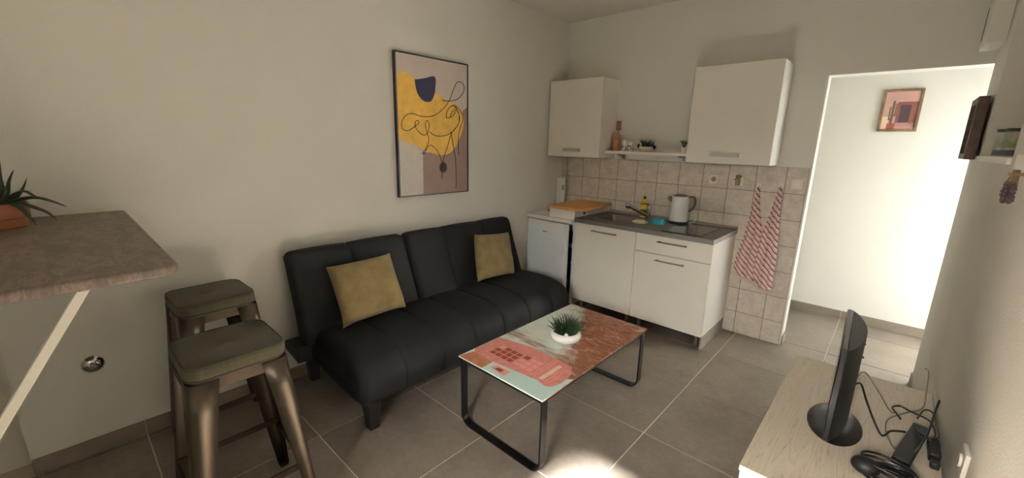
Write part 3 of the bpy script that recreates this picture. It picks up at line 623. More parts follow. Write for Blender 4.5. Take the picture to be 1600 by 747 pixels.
# ------------------------------------------------------------------ wall units, shelf
M_hnd = mat('grey_handle', (164, 160, 152), 0.45, metal=0.0)
def wall_unit(x0, x1, label, hx0, hx1):
    z0, z1 = 1.374, 2.066; u = thing('wall_cabinet', label, 'cabinet', ((x0 + x1) / 2, 0, z0), group='white wall cabinets'); L = Matrix.Translation((-(x0 + x1) / 2, 0, -z0))
    box(x0, x1, -0.268, -0.002, z0, z1).xf(L).build('body', M_kits, u, bevel=0.001, seg=1)
    d = box(x0, x1, -0.2885, -0.2700, z0 + 0.001, z1).xf(L).build('door', M_kits, u, bevel=0.0015, seg=1)
    mb = MB().prism(rrect(hx0, hx1, 1.424, 1.454, 0.005), -0.312, -0.304, 'y').box(hx0 + 0.02, hx0 + 0.03, -0.304, -0.289, 1.435, 1.443).box(hx1 - 0.03, hx1 - 0.02, -0.304, -0.289, 1.435, 1.443)
    mb.xf(L).build('handle', M_hnd, d)
    return u, d, L
wall_unit(0.024, 0.602, 'white wall cabinet in the corner above the fridge', 0.215, 0.405)
uu, dd, L2 = wall_unit(1.375, 1.948, 'white wall cabinet above the hob and hanging towels', 1.555, 1.750)
for x in (1.575, 1.700): MB().tube([(x, -0.2884, 1.985), (x, -0.2900, 1.985)], 0.006, 12).xf(L2).build('screw_cap', M_white, dd, smooth=True)
sh = thing('wall_shelf', 'narrow white shelf between the two wall cabinets', 'shelf', (0.988, 0, 1.414)); L = Matrix.Translation((-0.988, 0, -1.414))
box(0.604, 1.373, -0.190, -0.002, 1.416, 1.440).xf(L).build('board', M_white, sh, bevel=0.002)
for x in (0.705, 1.262):
    MB().prism([(-0.009, 1.4155), (-0.14, 1.4155), (-0.13, 1.404), (-0.04, 1.392), (-0.02, 1.372), (-0.009, 1.372)], x - 0.008, x + 0.008, 'x').xf(L).build('bracket', M_hnd, sh)
SZ = 1.4404
uh = thing('utensil_holder', 'wooden holder full of wooden cooking utensils on the shelf', 'utensil holder', (0.665, -0.105, SZ))
MB().lathe([(0.038, 0), (0.040, 0.003), (0.040, 0.105), (0.034, 0.105), (0.034, 0.008), (0.001, 0.008)], n=20).build('cup', M_wood_d, uh, smooth=True, ang=50)
for k, (dx, dy, h, tx, kind) in enumerate([(0.006, 0.004, 0.265, 0.006, 1), (-0.016, 0.010, 0.175, -0.016, 0), (0.020, -0.010, 0.165, 0.012, 0), (-0.005, -0.018, 0.180, -0.012, 0)]):
    mb = MB().tube([(dx, dy, 0.010), (dx + tx, dy, h - 0.06)], 0.0055, 8)
    if kind:
        for q in range(4): mb.box(dx + tx - 0.024 + 0.0125 * q, dx + tx - 0.0145 + 0.0125 * q, dy - 0.004, dy + 0.004, h - 0.03, h)
        mb.prism(rrect(dx + tx - 0.024, dx + tx + 0.0235, h - 0.085, h - 0.028, 0.012), dy - 0.004, dy + 0.004, 'y')
        mb.xf(Matrix.Identity(4))
    else: mb.ball((dx + tx, dy, h - 0.045), 0.020, 12, 8, (1, 0.35, 1.5))
    mb.build('utensil', M_wood_d, uh, smooth=True, ang=40)
def shaker(x, y, h, label):
    r = thing('shaker', label, 'shaker', (x, y, SZ), group='spotted shakers on the shelf')
    MB().lathe([(0.020, 0), (0.024, 0.004), (0.026, 0.022), (0.022, 0.040), (0.016, 0.048), (0.021, 0.058), (0.020, h - 0.008), (0.010, h), (0.001, h)], n=18).build('body', M_ceram, r, smooth=True)
    q = random.Random(int(x * 1000))
    for k in range(7):
        a = -PI / 2 + q.uniform(-1.5, 1.5); z = q.uniform(0.012, 0.05); MB().ball((0.022 * math.cos(a), 0.022 * math.sin(a), z), 0.0075, 8, 6, (1, 1, 0.8)).build('spot', M_blk, r, smooth=True)
shaker(0.752, -0.120, 0.100, 'taller spotted white shaker beside the wooden utensil holder'); shaker(0.812, -0.110, 0.086, 'shorter spotted white shaker next to the bowl of pine cones')
pc = thing('pinecone_bowl', 'small cream bowl of dark pine cones and sprigs on the shelf', 'bowl', (0.962, -0.105, SZ))
MB().lathe([(0.030, 0), (0.034, 0.004), (0.062, 0.034), (0.066, 0.042), (0.060, 0.041), (0.030, 0.012), (0.001, 0.010)], n=28).build('bowl', M_cream, pc, smooth=True, ang=60)
M_cone = mat('dark_pinecone', (34, 32, 28), 0.8, var=0.3, scale=30)
for (x, y, z, s) in ((-0.072, -0.01, 0.045, 0.018), (-0.03, 0.0, 0.050, 0.024), (0.012, -0.012, 0.052, 0.026), (0.048, 0.0, 0.048, 0.024), (0.076, -0.012, 0.036, 0.019), (0.0, 0.03, 0.055, 0.022)):
    mb = MB()
    for k in range(5):
        zz = z - s + s * 2 * (k + 0.5) / 5; rr = s * math.sin(PI * (k + 0.7) / 5.6)
        mb.lathe([(0.001, zz - 0.003), (rr, zz + 0.002), (rr * 0.7, zz + 0.006), (0.001, zz + 0.006)], x, y, 8)
    mb.build('pine_cone', M_cone, pc, smooth=True)
rg = random.Random(9); mb = MB()
for k in range(26):
    a = rg.uniform(0, 2 * PI); x, y = rg.uniform(-0.04, 0.04), rg.uniform(-0.02, 0.03)
    mb.tube([(x, y, 0.04), (x + 0.02 * math.cos(a), y + 0.02 * math.sin(a), 0.075), (x + 0.045 * math.cos(a), y + 0.03 * math.sin(a), 0.090 + rg.uniform(0, 0.02))], [0.002, 0.003, 0.0006], 5)
o = mb.build('sprigs', M_grass, pc, smooth=True); o['kind'] = 'stuff'
def small_plant(x, y, z, label, pot_m, pot_r, pot_h, n, hh, seed, cat='plant', name='potted_plant'):
    r = thing(name, label, cat, (x, y, z)); q = random.Random(seed)
    MB().lathe([(pot_r * 0.75, 0), (pot_r * 0.8, 0.003), (pot_r, pot_h), (pot_r * 0.9, pot_h), (pot_r * 0.85, pot_h - 0.006), (0.001, pot_h - 0.006)], n=20).build('pot', pot_m, r, smooth=True, ang=50)
    for k in range(n):
        a = 2 * PI * k / n + q.uniform(-0.3, 0.3); o = q.uniform(0.4, 1.0) * hh * 0.8
        MB().tube(smooth_path([(0, 0, pot_h - 0.006), (o * 0.4 * math.cos(a), o * 0.4 * math.sin(a), pot_h + hh * 0.5), (o * math.cos(a), o * math.sin(a), pot_h + hh * q.uniform(0.7, 1.0))], 3), [0.004, 0.006, 0.007, 0.006, 0.005, 0.003, 0.001], 6, sq=(1, 0.4)).build('leaf', M_grass, r, smooth=True)
small_plant(1.285, -0.105, SZ, 'small dark plant at the hob-cabinet end of the shelf', M_ceram, 0.030, 0.045, 11, 0.060, 3)

# ------------------------------------------------------------------ wall sockets, hooks, towels
M_sock = mat('socket_white', (224, 214, 204), 0.35, var=0.02); M_pinkw = mat('pinkish_plastic', (206, 176, 168), 0.4)
YT = -0.0088
def plate(name, label, cat, x, z, s=0.036, group=None):
    r = thing(name, label, cat, (x, YT, z), group=group)
    MB().prism(rrect(-s, s, -s, s, 0.006), -0.009, 0.0, 'y').build('plate', M_sock, r, bevel=0.002)
    return r
r = plate('wall_socket', 'square wall socket on the tiles above the hob', 'socket', 1.518, 1.240)
mb = MB().tube([(0, -0.0092, 0), (0, -0.0135, 0)], 0.023, 24); mb.build('ring', M_pinkw, r, smooth=True); MB().tube([(0, -0.0136, 0), (0, -0.0142, 0)], 0.017, 20).build('recess', M_grey, r, smooth=True)
for x in (-0.007, 0.007): MB().tube([(x, -0.0143, 0), (x, -0.0150, 0)], 0.0028, 8).build('contact', M_dark, r)
r = plate('wall_socket', 'wall socket with a small plug-in freshener above the towels', 'socket', 1.700, 1.240)
M_frsh = mat('olive_translucent', (116, 112, 62), 0.3, var=0.2)
sf = thing('plug_in_freshener', 'small olive plug-in freshener stuck in the wall socket', 'air freshener', (1.700, YT - 0.0095, 1.240))
MB().prism(rrect(-0.016, 0.016, -0.034, 0.018, 0.006), -0.030, 0, 'y').build('body', M_frsh, sf, bevel=0.003)
MB().lathe([(0.012, 0.0185), (0.018, 0.022), (0.020, 0.040), (0.012, 0.046), (0.001, 0.047)], 0, -0.016, 16).build('cap', M_frsh, sf, smooth=True)
MB().prism([(-0.030, 0.010), (-0.016, 0.004), (-0.016, 0.018)], -0.02, -0.01, 'y').build('leaf', M_grass, sf); MB().prism([(0.030, 0.034), (0.014, 0.026), (0.014, 0.040)], -0.02, -0.01, 'y').build('leaf', M_grass, sf)
r = plate('light_switch', 'square light switch on the tiles beside the doorway', 'switch', 2.086, 1.243)
MB().prism(rrect(-0.024, 0.024, -0.024, 0.024, 0.003), -0.0125, -0.0092, 'y').build('rocker', M_sock, r, bevel=0.002)
def hook(x, z, label):
    r = thing('adhesive_hook', label, 'hook', (x, YT, z), group='white adhesive hooks')
    MB().prism(rrect(-0.017, 0.017, -0.02, 0.02, 0.006), -0.004, 0, 'y').build('plate', M_sock, r, bevel=0.001)
    MB().tube(smooth_path([(0, -0.004, -0.004), (0, -0.014, -0.012), (0, -0.022, -0.012), (0, -0.024, -0.002)], 4), 0.0035, 8).build('prong', M_sock, r, smooth=True)
hook(1.848, 1.215, 'white adhesive hook holding the towel nearer the kitchen worktop'); hook(1.990, 1.228, 'white adhesive hook holding the towel nearer the doorway')
def towel_mat(name, rot):
    t = NT(name); v = t.coord((1, 1, 1), (0, rot, 0)); sep = t.n('ShaderNodeSeparateXYZ'); t.l(v, sep.inputs[0])
    def bands(freq, off, lo, hi):
        m = t.n('ShaderNodeMath', operation='MULTIPLY'); t.l(sep.outputs['Z'], m.inputs[0]); m.inputs[1].default_value = freq
        a = t.n('ShaderNodeMath', operation='ADD'); t.l(m.outputs[0], a.inputs[0]); a.inputs[1].default_value = off
        f = t.n('ShaderNodeMath', operation='FRACT'); t.l(a.outputs[0], f.inputs[0])
        r = t.n('ShaderNodeMath', operation='LESS_THAN'); t.l(f.outputs[0], r.inputs[0]); r.inputs[1].default_value = hi - lo
        return r.outputs[0]
    c = t.mix(bands(34, 0.0, 0, 0.42), lin((222, 198, 189)), lin((204, 154, 148)))
    c = t.mix(bands(34, 0.30, 0, 0.24), c, lin((84, 40, 44)))
    c = t.mix(bands(34, 0.78, 0, 0.12), c, lin((232, 208, 196)))
    t.l(c, t.b.inputs['Base Color']); t.b.inputs['Roughness'].default_value = 0.9; t.b.inputs['Sheen Weight'].default_value = 0.2
    n2 = t.n('ShaderNodeTexNoise', Scale=300.0); t.l(v, n2.inputs['Vector']); bp = t.n('ShaderNodeBump', Strength=0.2, Distance=0.003); t.l(n2.outputs['Fac'], bp.inputs['Height']); t.l(bp.outputs['Normal'], t.b.inputs['Normal'])
    return t.m
M_tow = towel_mat('striped_towel', math.radians(-47)); M_fri = mat('fringe', (206, 178, 166), 0.9)
def towel(x, z, left, right, fwd, seed, label):
    """left/right: list of (x,z) outline points from hook to hem; hangs from a gathered point"""
    r = thing('striped_towel', label, 'towel', (x, -0.030, z), group='striped towels on hooks'); q = random.Random(seed)
    Lp = smooth_path([(a, 0, b) for a, b in left], 6); Rp = smooth_path([(a, 0, b) for a, b in right], 6); n = len(Lp); NU = 33; p1, p2 = q.uniform(0, 6), q.uniform(0, 6)
    def fn(i, j):
        t = i / (n - 1); u = j / (NU - 1); p = Lp[i].lerp(Rp[i], u)
        amp = 0.010 * (1 - 0.35 * t) * (0.35 + min(1, t * 4) * 0.65)
        y = amp * math.sin(2 * PI * (2.2 * u) + p1) + 0.4 * amp * math.sin(2 * PI * 4.3 * u + p2 + 2 * t) - 0.006 * math.sin(PI * u)
        y -= fwd * min(1, t * 1.6); sag = -0.012 * math.sin(PI * u * 1.5 + p1) * t
        return (p.x - x, y, p.z - z + sag)
    o = MB().grid(fn, n, NU).build('cloth', M_tow, r, smooth=True, ang=180, solid=0.004)
    mb = MB()
    for j in range(0, NU, 1):
        b = Vector(fn(n - 1, j)); k = q.uniform(0.02, 0.045); dx = q.uniform(-0.008, 0.010)
        mb.tube([b, b + Vector((dx * 0.4, -0.001, -k * 0.5)), b + Vector((dx, 0, -k))], [0.0018, 0.0015, 0.0009], 5)
    f = mb.build('fringe', M_fri, r, smooth=True); f['kind'] = 'stuff'
    MB().tube([(0, 0.004, 0.004), (0, -0.004, -0.012), (0, 0.0, -0.03)], [0.006, 0.011, 0.016], 10).build('gathered_corner', M_tow, r, smooth=True)
towel(1.848, 1.200, [(1.840, 1.196), (1.822, 1.02), (1.800, 0.84), (1.772, 0.70), (1.756, 0.585), (1.770, 0.525)], [(1.858, 1.196), (1.882, 1.02), (1.920, 0.85), (1.925, 0.70), (1.925, 0.56), (1.930, 0.452)], 0.0, 1, 'pink striped fringed towel hanging nearer the worktop')
towel(1.990, 1.212, [(1.982, 1.208), (1.956, 1.03), (1.928, 0.87), (1.915, 0.70), (1.908, 0.56), (1.925, 0.475)], [(2.000, 1.208), (2.014, 1.03), (2.030, 0.85), (2.042, 0.70), (2.046, 0.56), (2.046, 0.425)], 0.034, 2, 'pink striped fringed towel hanging nearer the doorway')

# ------------------------------------------------------------------ bar counter with plant, and stools
def bar_mat():
    t = NT('bar_stone_laminate'); v = t.coord((1, 3.2, 1), (0, 0, 0.25))
    n1 = t.n('ShaderNodeTexNoise', Scale=6.0, Detail=9.0, Roughness=0.75, Distortion=1.2); t.l(v, n1.inputs['Vector'])
    n2 = t.n('ShaderNodeTexNoise', Scale=50.0, Detail=4.0, Roughness=0.7); t.l(v, n2.inputs['Vector'])
    a = t.ramp(n1.outputs['Fac'], [(0.30, lin((82, 73, 65))), (0.5, lin((108, 97, 88))), (0.56, lin((132, 113, 102))), (0.62, lin((98, 88, 80))), (0.75, lin((122, 111, 101)))])
    t.l(t.mix(1.0, a, t.ramp(n2.outputs['Fac'], [(0.35, (0.85, 0.85, 0.85, 1)), (0.65, (1.1, 1.1, 1.1, 1))]), 'MULTIPLY'), t.b.inputs['Base Color']); t.b.inputs['Roughness'].default_value = 0.5
    return t.m
bx1, by1, bz = 1.212, -3.428, 1.150
bar = thing('bar_table', 'tall bar table with mottled grey-brown top fixed to the wall', 'table', (0.6, -3.95, 0)); LB = Matrix.Translation((-0.6, 3.95, 0))
outl = [(0.001, -4.45), (bx1, -4.45), (bx1, by1 - 0.035), (bx1 - 0.035, by1), (0.001, by1)]
MB().prism(outl, bz - 0.030, bz).xf(LB).build('top', bar_mat(), bar, bevel=0.010, seg=4)
def angled(y0, y1):
    MB().bar([(1.11, y0, bz - 0.0305), (1.11, y1, 0.0)], 0.022, 0.022, (1, 0, 0)).xf(LB).build('leg', M_white, bar, bevel=0.002)
angled(-3.605, -4.290)
box(1.088, 1.132, -4.40, -3.55, bz - 0.0405, bz - 0.0302).xf(LB).build('bracket', M_white, bar)
M_terra = mat('terracotta', (162, 104, 74), 0.75, var=0.12, scale=9)
al = thing('potted_aloe', 'spiky aloe in a terracotta pot on the bar table', 'plant', (0.225, -3.780, bz + 0.0003))
pot = MB().lathe([(0.060, 0), (0.063, 0.002), (0.067, 0.030), (0.0675, 0.032), (0.071, 0.034), (0.074, 0.036), (0.075, 0.086), (0.073, 0.089), (0.068, 0.088), (0.066, 0.078), (0.001, 0.077)], n=40).build('pot', M_terra, al, smooth=True, ang=35)
MB().lathe([(0.0655, 0.0775), (0.03, 0.082), (0.001, 0.083)], n=20).build('soil', M_soil, al, smooth=True)
M_aloe = mat('aloe_green', (52, 66, 48), 0.5, var=0.25, scale=14)
def leaf(pts, r0):
    P = smooth_path(pts, 4); n = len(P); rr = [1.3 * r0 * (1.0 - 0.95 * (k / (n - 1)) ** 1.3) for k in range(n)]
    mb = MB().tube(P, rr, 8, sq=(0.55, 1.0))
    for k in range(1, n - 2):
        d = (P[k + 1] - P[k - 1]).normalized(); sd_ = d.cross(Vector((0, 0, 1)));
        if sd_.length < 0.1: sd_ = Vector((0.7, 0.7, 0))
        sd_.normalize()
        for sg in (-1, 1): mb.tube([P[k] + sd_ * sg * rr[k] * 0.8, P[k] + sd_ * sg * (rr[k] + 0.004) + d * 0.003], [0.0013, 0.0003], 4)
    mb.build('leaf', M_aloe, al, smooth=True)
ux, uy = 0.677, 0.735     # horizontal direction that runs along the picture towards the right
def L(dist, side, z): return (dist * ux * 0.9 - side * uy, dist * uy + side * ux, z)
R_ = Vector((0.735, 0.677, 0)); F_ = Vector((-0.677, 0.735, 0))
def lv(seq, r0, dep=0.0): leaf([tuple(R_ * a + F_ * (dep * (k / (len(seq) - 1))) + Vector((0, 0, b))) for k, (a, b) in enumerate(seq)], r0)
lv([(-0.005, 0.080), (0.020, 0.125), (0.018, 0.175), (0.024, 0.235)], 0.0115, 0.02)
lv([(0.010, 0.080), (0.040, 0.125), (0.055, 0.170), (0.078, 0.210)], 0.0095, 0.01)
lv([(0.020, 0.080), (0.062, 0.110), (0.085, 0.145), (0.094, 0.178)], 0.0095, 0.03)
lv([(0.015, 0.082), (0.070, 0.120), (0.115, 0.135), (0.150, 0.118), (0.190, 0.108)], 0.0090, -0.01)
lv([(0.020, 0.080), (0.090, 0.105), (0.150, 0.112), (0.205, 0.098), (0.250, 0.080)], 0.0120, 0.0)
lv([(0.020, 0.082), (0.090, 0.090), (0.150, 0.078), (0.200, 0.062), (0.235, 0.040)], 0.0105, -0.03)
lv([(0.030, 0.082), (0.085, 0.086), (0.125, 0.070), (0.160, 0.045)], 0.0090, -0.05)
lv([(0.030, 0.082), (0.085, 0.078), (0.118, 0.050), (0.148, 0.012)], 0.0080, -0.02)
lv([(-0.015, 0.080), (-0.05, 0.130), (-0.09, 0.180), (-0.10, 0.220)], 0.0110, 0.03)
lv([(-0.02, 0.080), (-0.09, 0.120), (-0.15, 0.125), (-0.20, 0.10)], 0.0110, 0.0)
lv([(-0.01, 0.080), (-0.03, 0.140), (-0.035, 0.19), (-0.02, 0.23)], 0.0100, -0.05)
lv([(-0.005, 0.080), (0.005, 0.105), (0.010, 0.125), (0.030, 0.150)], 0.0080, -0.06)
lv([(-0.02, 0.082), (-0.08, 0.100), (-0.13, 0.09), (-0.16, 0.06)], 0.0090, -0.06)

# stools
M_gun = mat('bronzed_gunmetal', (82, 73, 62), 0.42, metal=0.8, var=0.25, scale=5, stretch=(1, 1, 0.4)); M_gund = mat('dark_gunmetal', (58, 50, 42), 0.4, metal=0.8, var=0.15)
M_olive = mat('olive_fabric', (66, 62, 42), 0.9, var=0.22, scale=26, bump=0.3, bscale=300, stretch=(1, 4, 1), sheen=0.1); M_oliv2 = mat('olive_welt', (56, 54, 40), 0.9)
def make_stool(loc, rz, label):
    s = thing('bar_stool', label, 'stool', loc, rz, group='metal bar stools by the wall')
    hs = 0.155
    # cushion : rounded square with crowned top and central tuft
    o = rrect(-hs, hs, -hs, hs, 0.055, 7); n = len(o); mb = MB()
    ringz = [(0.985, 0.712), (1.0, 0.716), (1.0, 0.748), (0.985, 0.757), (0.95, 0.761), (0.80, 0.765), (0.55, 0.767), (0.30, 0.766), (0.12, 0.762), (0.03, 0.757)]
    mb.grid(lambda i, j: (o[j][0] * ringz[i][0], o[j][1] * ringz[i][0], ringz[i][1]), len(ringz), n, cv=True); mb.f.append(tuple(range(n))[::-1]); mb.f.append(tuple((len(ringz) - 1) * n + k for k in range(n)))
    cu = mb.build('cushion', M_olive, s, smooth=True, ang=50)
    for sc_, zz in ((0.975, 0.7605), (1.0, 0.716)):
        pts = [(p[0] * sc_, p[1] * sc_, zz) for p in o]; MB().tube(pts + [pts[0], pts[1]], 0.0028, 6).build('piping', M_oliv2, cu, smooth=True)
    # seat pan and apron
    o2 = rrect(-0.146, 0.146, -0.146, 0.146, 0.05, 6); n2 = len(o2)
    rz_ = [(0.9, 0.711), (1.0, 0.711), (1.02, 0.700), (1.06, 0.672), (1.05, 0.672), (1.0, 0.695), (0.9, 0.706)]
    mb = MB().grid(lambda i, j: (o2[j][0] * rz_[i][0], o2[j][1] * rz_[i][0], rz_[i][1]), len(rz_), n2, cu=False, cv=True); mb.f.append(tuple(range(n2))); mb.f.append(tuple((len(rz_) - 1) * n2 + k for k in range(n2)))
    mb.build('seat_pan', M_gun, s, smooth=True, ang=50)
    top, bot = 0.152, 0.205
    for ax in (-1, 1):
        for ay in (-1, 1):
            zs = [0.705, 0.60, 0.45, 0.30, 0.15, 0.012]; mb = MB()
            sec = []
            def section(z):
                t = (0.705 - z) / 0.693; c = top + (bot - top) * t; wd = 0.088 - 0.052 * t; r = 0.030 - 0.014 * t; out = [(-wd, 0)]
                for k in range(7):
                    a = PI / 2 * k / 6; out.append((-r + r * math.sin(a), -r + r * math.cos(a)))
                out.append((0, -wd)); return [(ax * (c + q[0]), ay * (c + q[1]), z) for q in out]
            sec = [section(z) for z in zs]; m = len(sec[0])
            mb.grid(lambda i, j: sec[i][j], len(zs), m)
            lg = mb.build('leg', M_gun, s, smooth=True, ang=60, solid=0.003)
            t = bot - 0.018; MB().box(ax * t - 0.017, ax * t + 0.017, ay * t - 0.017, ay * t + 0.017, 0.0, 0.016).build('rubber_foot', M_blk, lg, bevel=0.003)
    c = top + (bot - top) * (0.705 - 0.225) / 0.693 - 0.012
    for a in (-1, 1):
        MB().box(-c, c, a * c - 0.004, a * c + 0.004, 0.214, 0.236).build('footrest', M_gund, s); MB().box(a * c - 0.004, a * c + 0.004, -c, c, 0.236, 0.258).build('footrest', M_gund, s)
    c2 = 0.13
    MB().bar([(-c2, -c2, 0.628), (0, 0, 0.650), (c2, c2, 0.628)], 0.004, 0.020, (0, 0, 1)).build('brace', M_gund, s); MB().bar([(-c2, c2, 0.628), (0, 0, 0.6445), (c2, -c2, 0.628)], 0.004, 0.020, (0, 0, 1)).build('brace', M_gund, s)
    return s
s1 = make_stool((0.905, -3.290, 0), 0.0, 'front bronze metal bar stool with olive seat, overlapping the other stool')
s2 = copy_tree(s1); s2.location = (0.272, -3.205, 0); s2.rotation_euler.z = 0.03; s2['label'] = 'rear bronze metal bar stool with olive seat, close against the wall'

# round chrome cover on the wall
wc = thing('wall_cover', 'round chrome pipe cover low on the wall under the bar table', 'pipe cover', (0.0005, -3.637, 0.446))
def around_x(mb): return mb.xf(Matrix.Rotation(PI / 2, 4, 'Y'))
around_x(MB().lathe([(0.041, 0), (0.041, 0.003), (0.036, 0.010), (0.024, 0.017), (0.016, 0.019), (0.015, 0.026), (0.013, 0.028), (0.001, 0.028)], n=28)).build('flange', M_chrome, wc, smooth=True, ang=35)
around_x(MB().lathe([(0.010, 0.0285), (0.010, 0.031), (0.001, 0.032)], n=16)).build('cap', M_steel, wc, smooth=True)

# ------------------------------------------------------------------ tv stand
def ash_mat():
    t = NT('pale_wood_grain'); v = t.coord((11.0, 0.85, 1), (0, 0, 0.03))
    n0 = t.n('ShaderNodeTexNoise', Scale=1.6, Detail=4.0, Roughness=0.45, Distortion=0.7); t.l(v, n0.inputs['Vector'])
    m = t.n('ShaderNodeMath', operation='MULTIPLY'); t.l(n0.outputs['Fac'], m.inputs[0]); m.inputs[1].default_value = 11.0
    f = t.n('ShaderNodeMath', operation='FRACT'); t.l(m.outputs[0], f.inputs[0])
    n2 = t.n('ShaderNodeTexNoise', Scale=80.0, Detail=3.0); v2 = t.coord((6, 0.5, 1)); t.l(v2, n2.inputs['Vector'])
    a = t.ramp(f.outputs[0], [(0.0, lin((166, 150, 128))), (0.10, lin((188, 176, 157))), (0.8, lin((196, 184, 166))), (1.0, lin((188, 174, 153)))])
    t.l(t.mix(1.0, a, t.ramp(n2.outputs['Fac'], [(0.35, (0.93, 0.93, 0.93, 1)), (0.65, (1.04, 1.04, 1.04, 1))]), 'MULTIPLY'), t.b.inputs['Base Color']); t.b.inputs['Roughness'].default_value = 0.55
    bp = t.n('ShaderNodeBump', Strength=0.15, Distance=0.003); t.l(f.outputs[0], bp.inputs['Height']); t.l(bp.outputs['Normal'], t.b.inputs['Normal'])
    return t.m
M_ash = ash_mat()
vx0, vx1, vy0, vy1, vz = 2.378, 2.882, -2.205, -1.145, 0.450
tv = thing('tv_stand', 'pale wood-grain low cabinet along the right wall carrying the monitor', 'tv stand', ((vx0 + vx1) / 2, (vy0 + vy1) / 2, 0)); LV = Matrix.Translation((-(vx0 + vx1) / 2, -(vy0 + vy1) / 2, 0))
box(vx0, vx1, vy0, vy1, vz - 0.022, vz).xf(LV).build('top', M_ash, tv, bevel=0.0015, seg=1)
box(vx0 + 0.004, vx1, vy0 + 0.002, vy0 + 0.020, 0.0, vz - 0.0225).xf(LV).build('side_panel', M_white, tv); box(vx0 + 0.004, vx1, vy1 - 0.020, vy1 - 0.002, 0.0, vz - 0.0225).xf(LV).build('side_panel', M_ash, tv)
box(vx0 + 0.012, vx1 - 0.006, vy0 + 0.0205, vy1 - 0.0205, 0.05, 0.066).xf(LV).build('shelf', M_ash, tv); box(vx0 + 0.012, vx1 - 0.006, vy0 + 0.0205, vy1 - 0.0205, 0.22, 0.236).xf(LV).build('shelf', M_ash, tv)
box(vx1 - 0.006, vx1, vy0 + 0.0205, vy1 - 0.0205, 0.03, vz - 0.0225).xf(LV).build('back_panel', M_white, tv)
# monitor
M_tvb = mat('glossy_black', (14, 14, 15), 0.30, var=0.1, coat=0.1); M_tvm = mat('matte_black', (20, 20, 22), 0.5, var=0.1)
def screen_mat():
    t = NT('dark_screen'); t.b.inputs['Base Color'].default_value = (0.006, 0.006, 0.007, 1); t.b.inputs['Roughness'].default_value = 0.08; return t.m
mo = thing('monitor', 'black flat monitor on an oval foot seen edge-on', 'monitor', (2.587, -1.712, vz + 0.0003), math.radians(2.2))
zb, zt, hw = 0.052, 0.400, 0.236
box(-0.030, -0.010, -hw, hw, zb, zt).build('bezel', M_tvb, mo, bevel=0.004)
box(-0.0312, -0.0302, -hw + 0.018, hw - 0.018, zb + 0.025, zt - 0.018).build('screen', screen_mat(), mo)
shape = [(-0.0098, -hw + 0.004)] + [(-0.0098 + 0.046 * math.sin(PI * k / 16) ** 0.75, -hw + 0.004 + (2 * hw - 0.008) * k / 16) for k in range(1, 16)] + [(-0.0098, hw - 0.004)]
MB().prism(shape, zb + 0.004, zt - 0.002).build('back_shell', M_tvm, mo, smooth=True, ang=50)
MB().prism(rrect(-0.012, 0.022, -0.045, 0.045, 0.01), 0.010, zb + 0.02).build('neck', M_tvm, mo, bevel=0.003)
MB().lathe([(0.150, 0), (0.152, 0.003), (0.146, 0.008), (0.08, 0.012), (0.001, 0.014)], n=48, sx=0.57).build('foot', M_tvb, mo, smooth=True, ang=50)
MB().tube([(0.036, 0.06, zt - 0.07), (0.042, 0.06, zt - 0.07)], 0.004, 8).build('button', M_blk, mo); MB().tube([(0.036, 0.0, zt - 0.10), (0.042, 0.0, zt - 0.10)], 0.004, 8).build('button', M_blk, mo)
# cables and small devices
M_cab = mat('black_cable', (18, 18, 18), 0.4); M_cabg = mat('grey_cable', (116, 104, 88), 0.5)
zc = vz + 0.0042
def cable(pts, r, m, label, name='cable', n=7):
    return tag(MB().tube(smooth_path(pts, n), r, 8).build(name, m, None, smooth=True), label, 'cable')
cable([(2.615, -1.56, 0.560), (2.640, -1.47, 0.540), (2.668, -1.478, 0.480), (2.699, -1.572, zc), (2.727, -1.674, zc), (2.748, -1.635, zc + 0.007), (2.770, -1.605, zc + 0.003), (2.792, -1.585, zc)], 0.0037, M_cab, 'thick black cable running from the back of the monitor')
cable([(2.622, -1.50, 0.570), (2.646, -1.36, 0.550), (2.700, -1.375, 0.490), (2.742, -1.455, zc + 0.006), (2.758, -1.475, zc + 0.008)], 0.0028, M_cabg, 'thin grey cable curving out behind the monitor')
cable([(2.862, -0.915, 0.47), (2.868, -1.00, 0.49), (2.860, -1.18, zc + 0.004), (2.845, -1.33, zc), (2.790, -1.43, zc), (2.742, -1.53, zc - 0.001), (2.738, -1.63, zc - 0.0015), (2.752, -1.70, zc - 0.001), (2.764, -1.735, zc)], 0.0024, M_cabg, 'long grey cable looping over the far end of the wooden stand')
cable([(2.776, -1.520, zc + 0.014), (2.764, -1.48, zc + 0.012), (2.752, -1.432, zc + 0.010), (2.775, -1.405, zc + 0.012), (2.812, -1.425, zc + 0.012), (2.856, -1.49, zc + 0.030), (2.866, -1.59, zc + 0.036), (2.852, -1.66, zc + 0.034)], 0.0034, M_cab, 'black cable loop lying above the long black device')
cable([(2.822, -1.50, zc + 0.03), (2.842, -1.42, zc + 0.035), (2.866, -1.42, zc + 0.035), (2.870, -1.52, zc + 0.038), (2.872, -1.62, zc + 0.044), (2.850, -1.655, zc + 0.044), (2.826, -1.63, zc + 0.036), (2.816, -1.595, zc + 0.031)], 0.0032, M_cab, 'black cable coil against the right wall')
cable([(2.873, -1.435, zc + 0.10), (2.862, -1.50, zc + 0.075), (2.846, -1.62, zc + 0.056), (2.822, -1.73, zc + 0.036), (2.806, -1.80, zc + 0.050)], 0.0034, M_cab, 'straight black cord rising to the wall beside the coil')
dv = thing('black_device', 'long slim black device lying diagonally among the cables', 'device', (2.806, -1.680, vz + 0.0003), math.radians(-11))
MB().prism(rrect(-0.024, 0.024, -0.155, 0.155, 0.005), 0.0, 0.026).build('body', M_tvm, dv, bevel=0.003)
MB().prism(rrect(-0.020, 0.020, 0.148, 0.1552, 0.002), 0.006, 0.0262).build('end_cap', M_grey, dv)
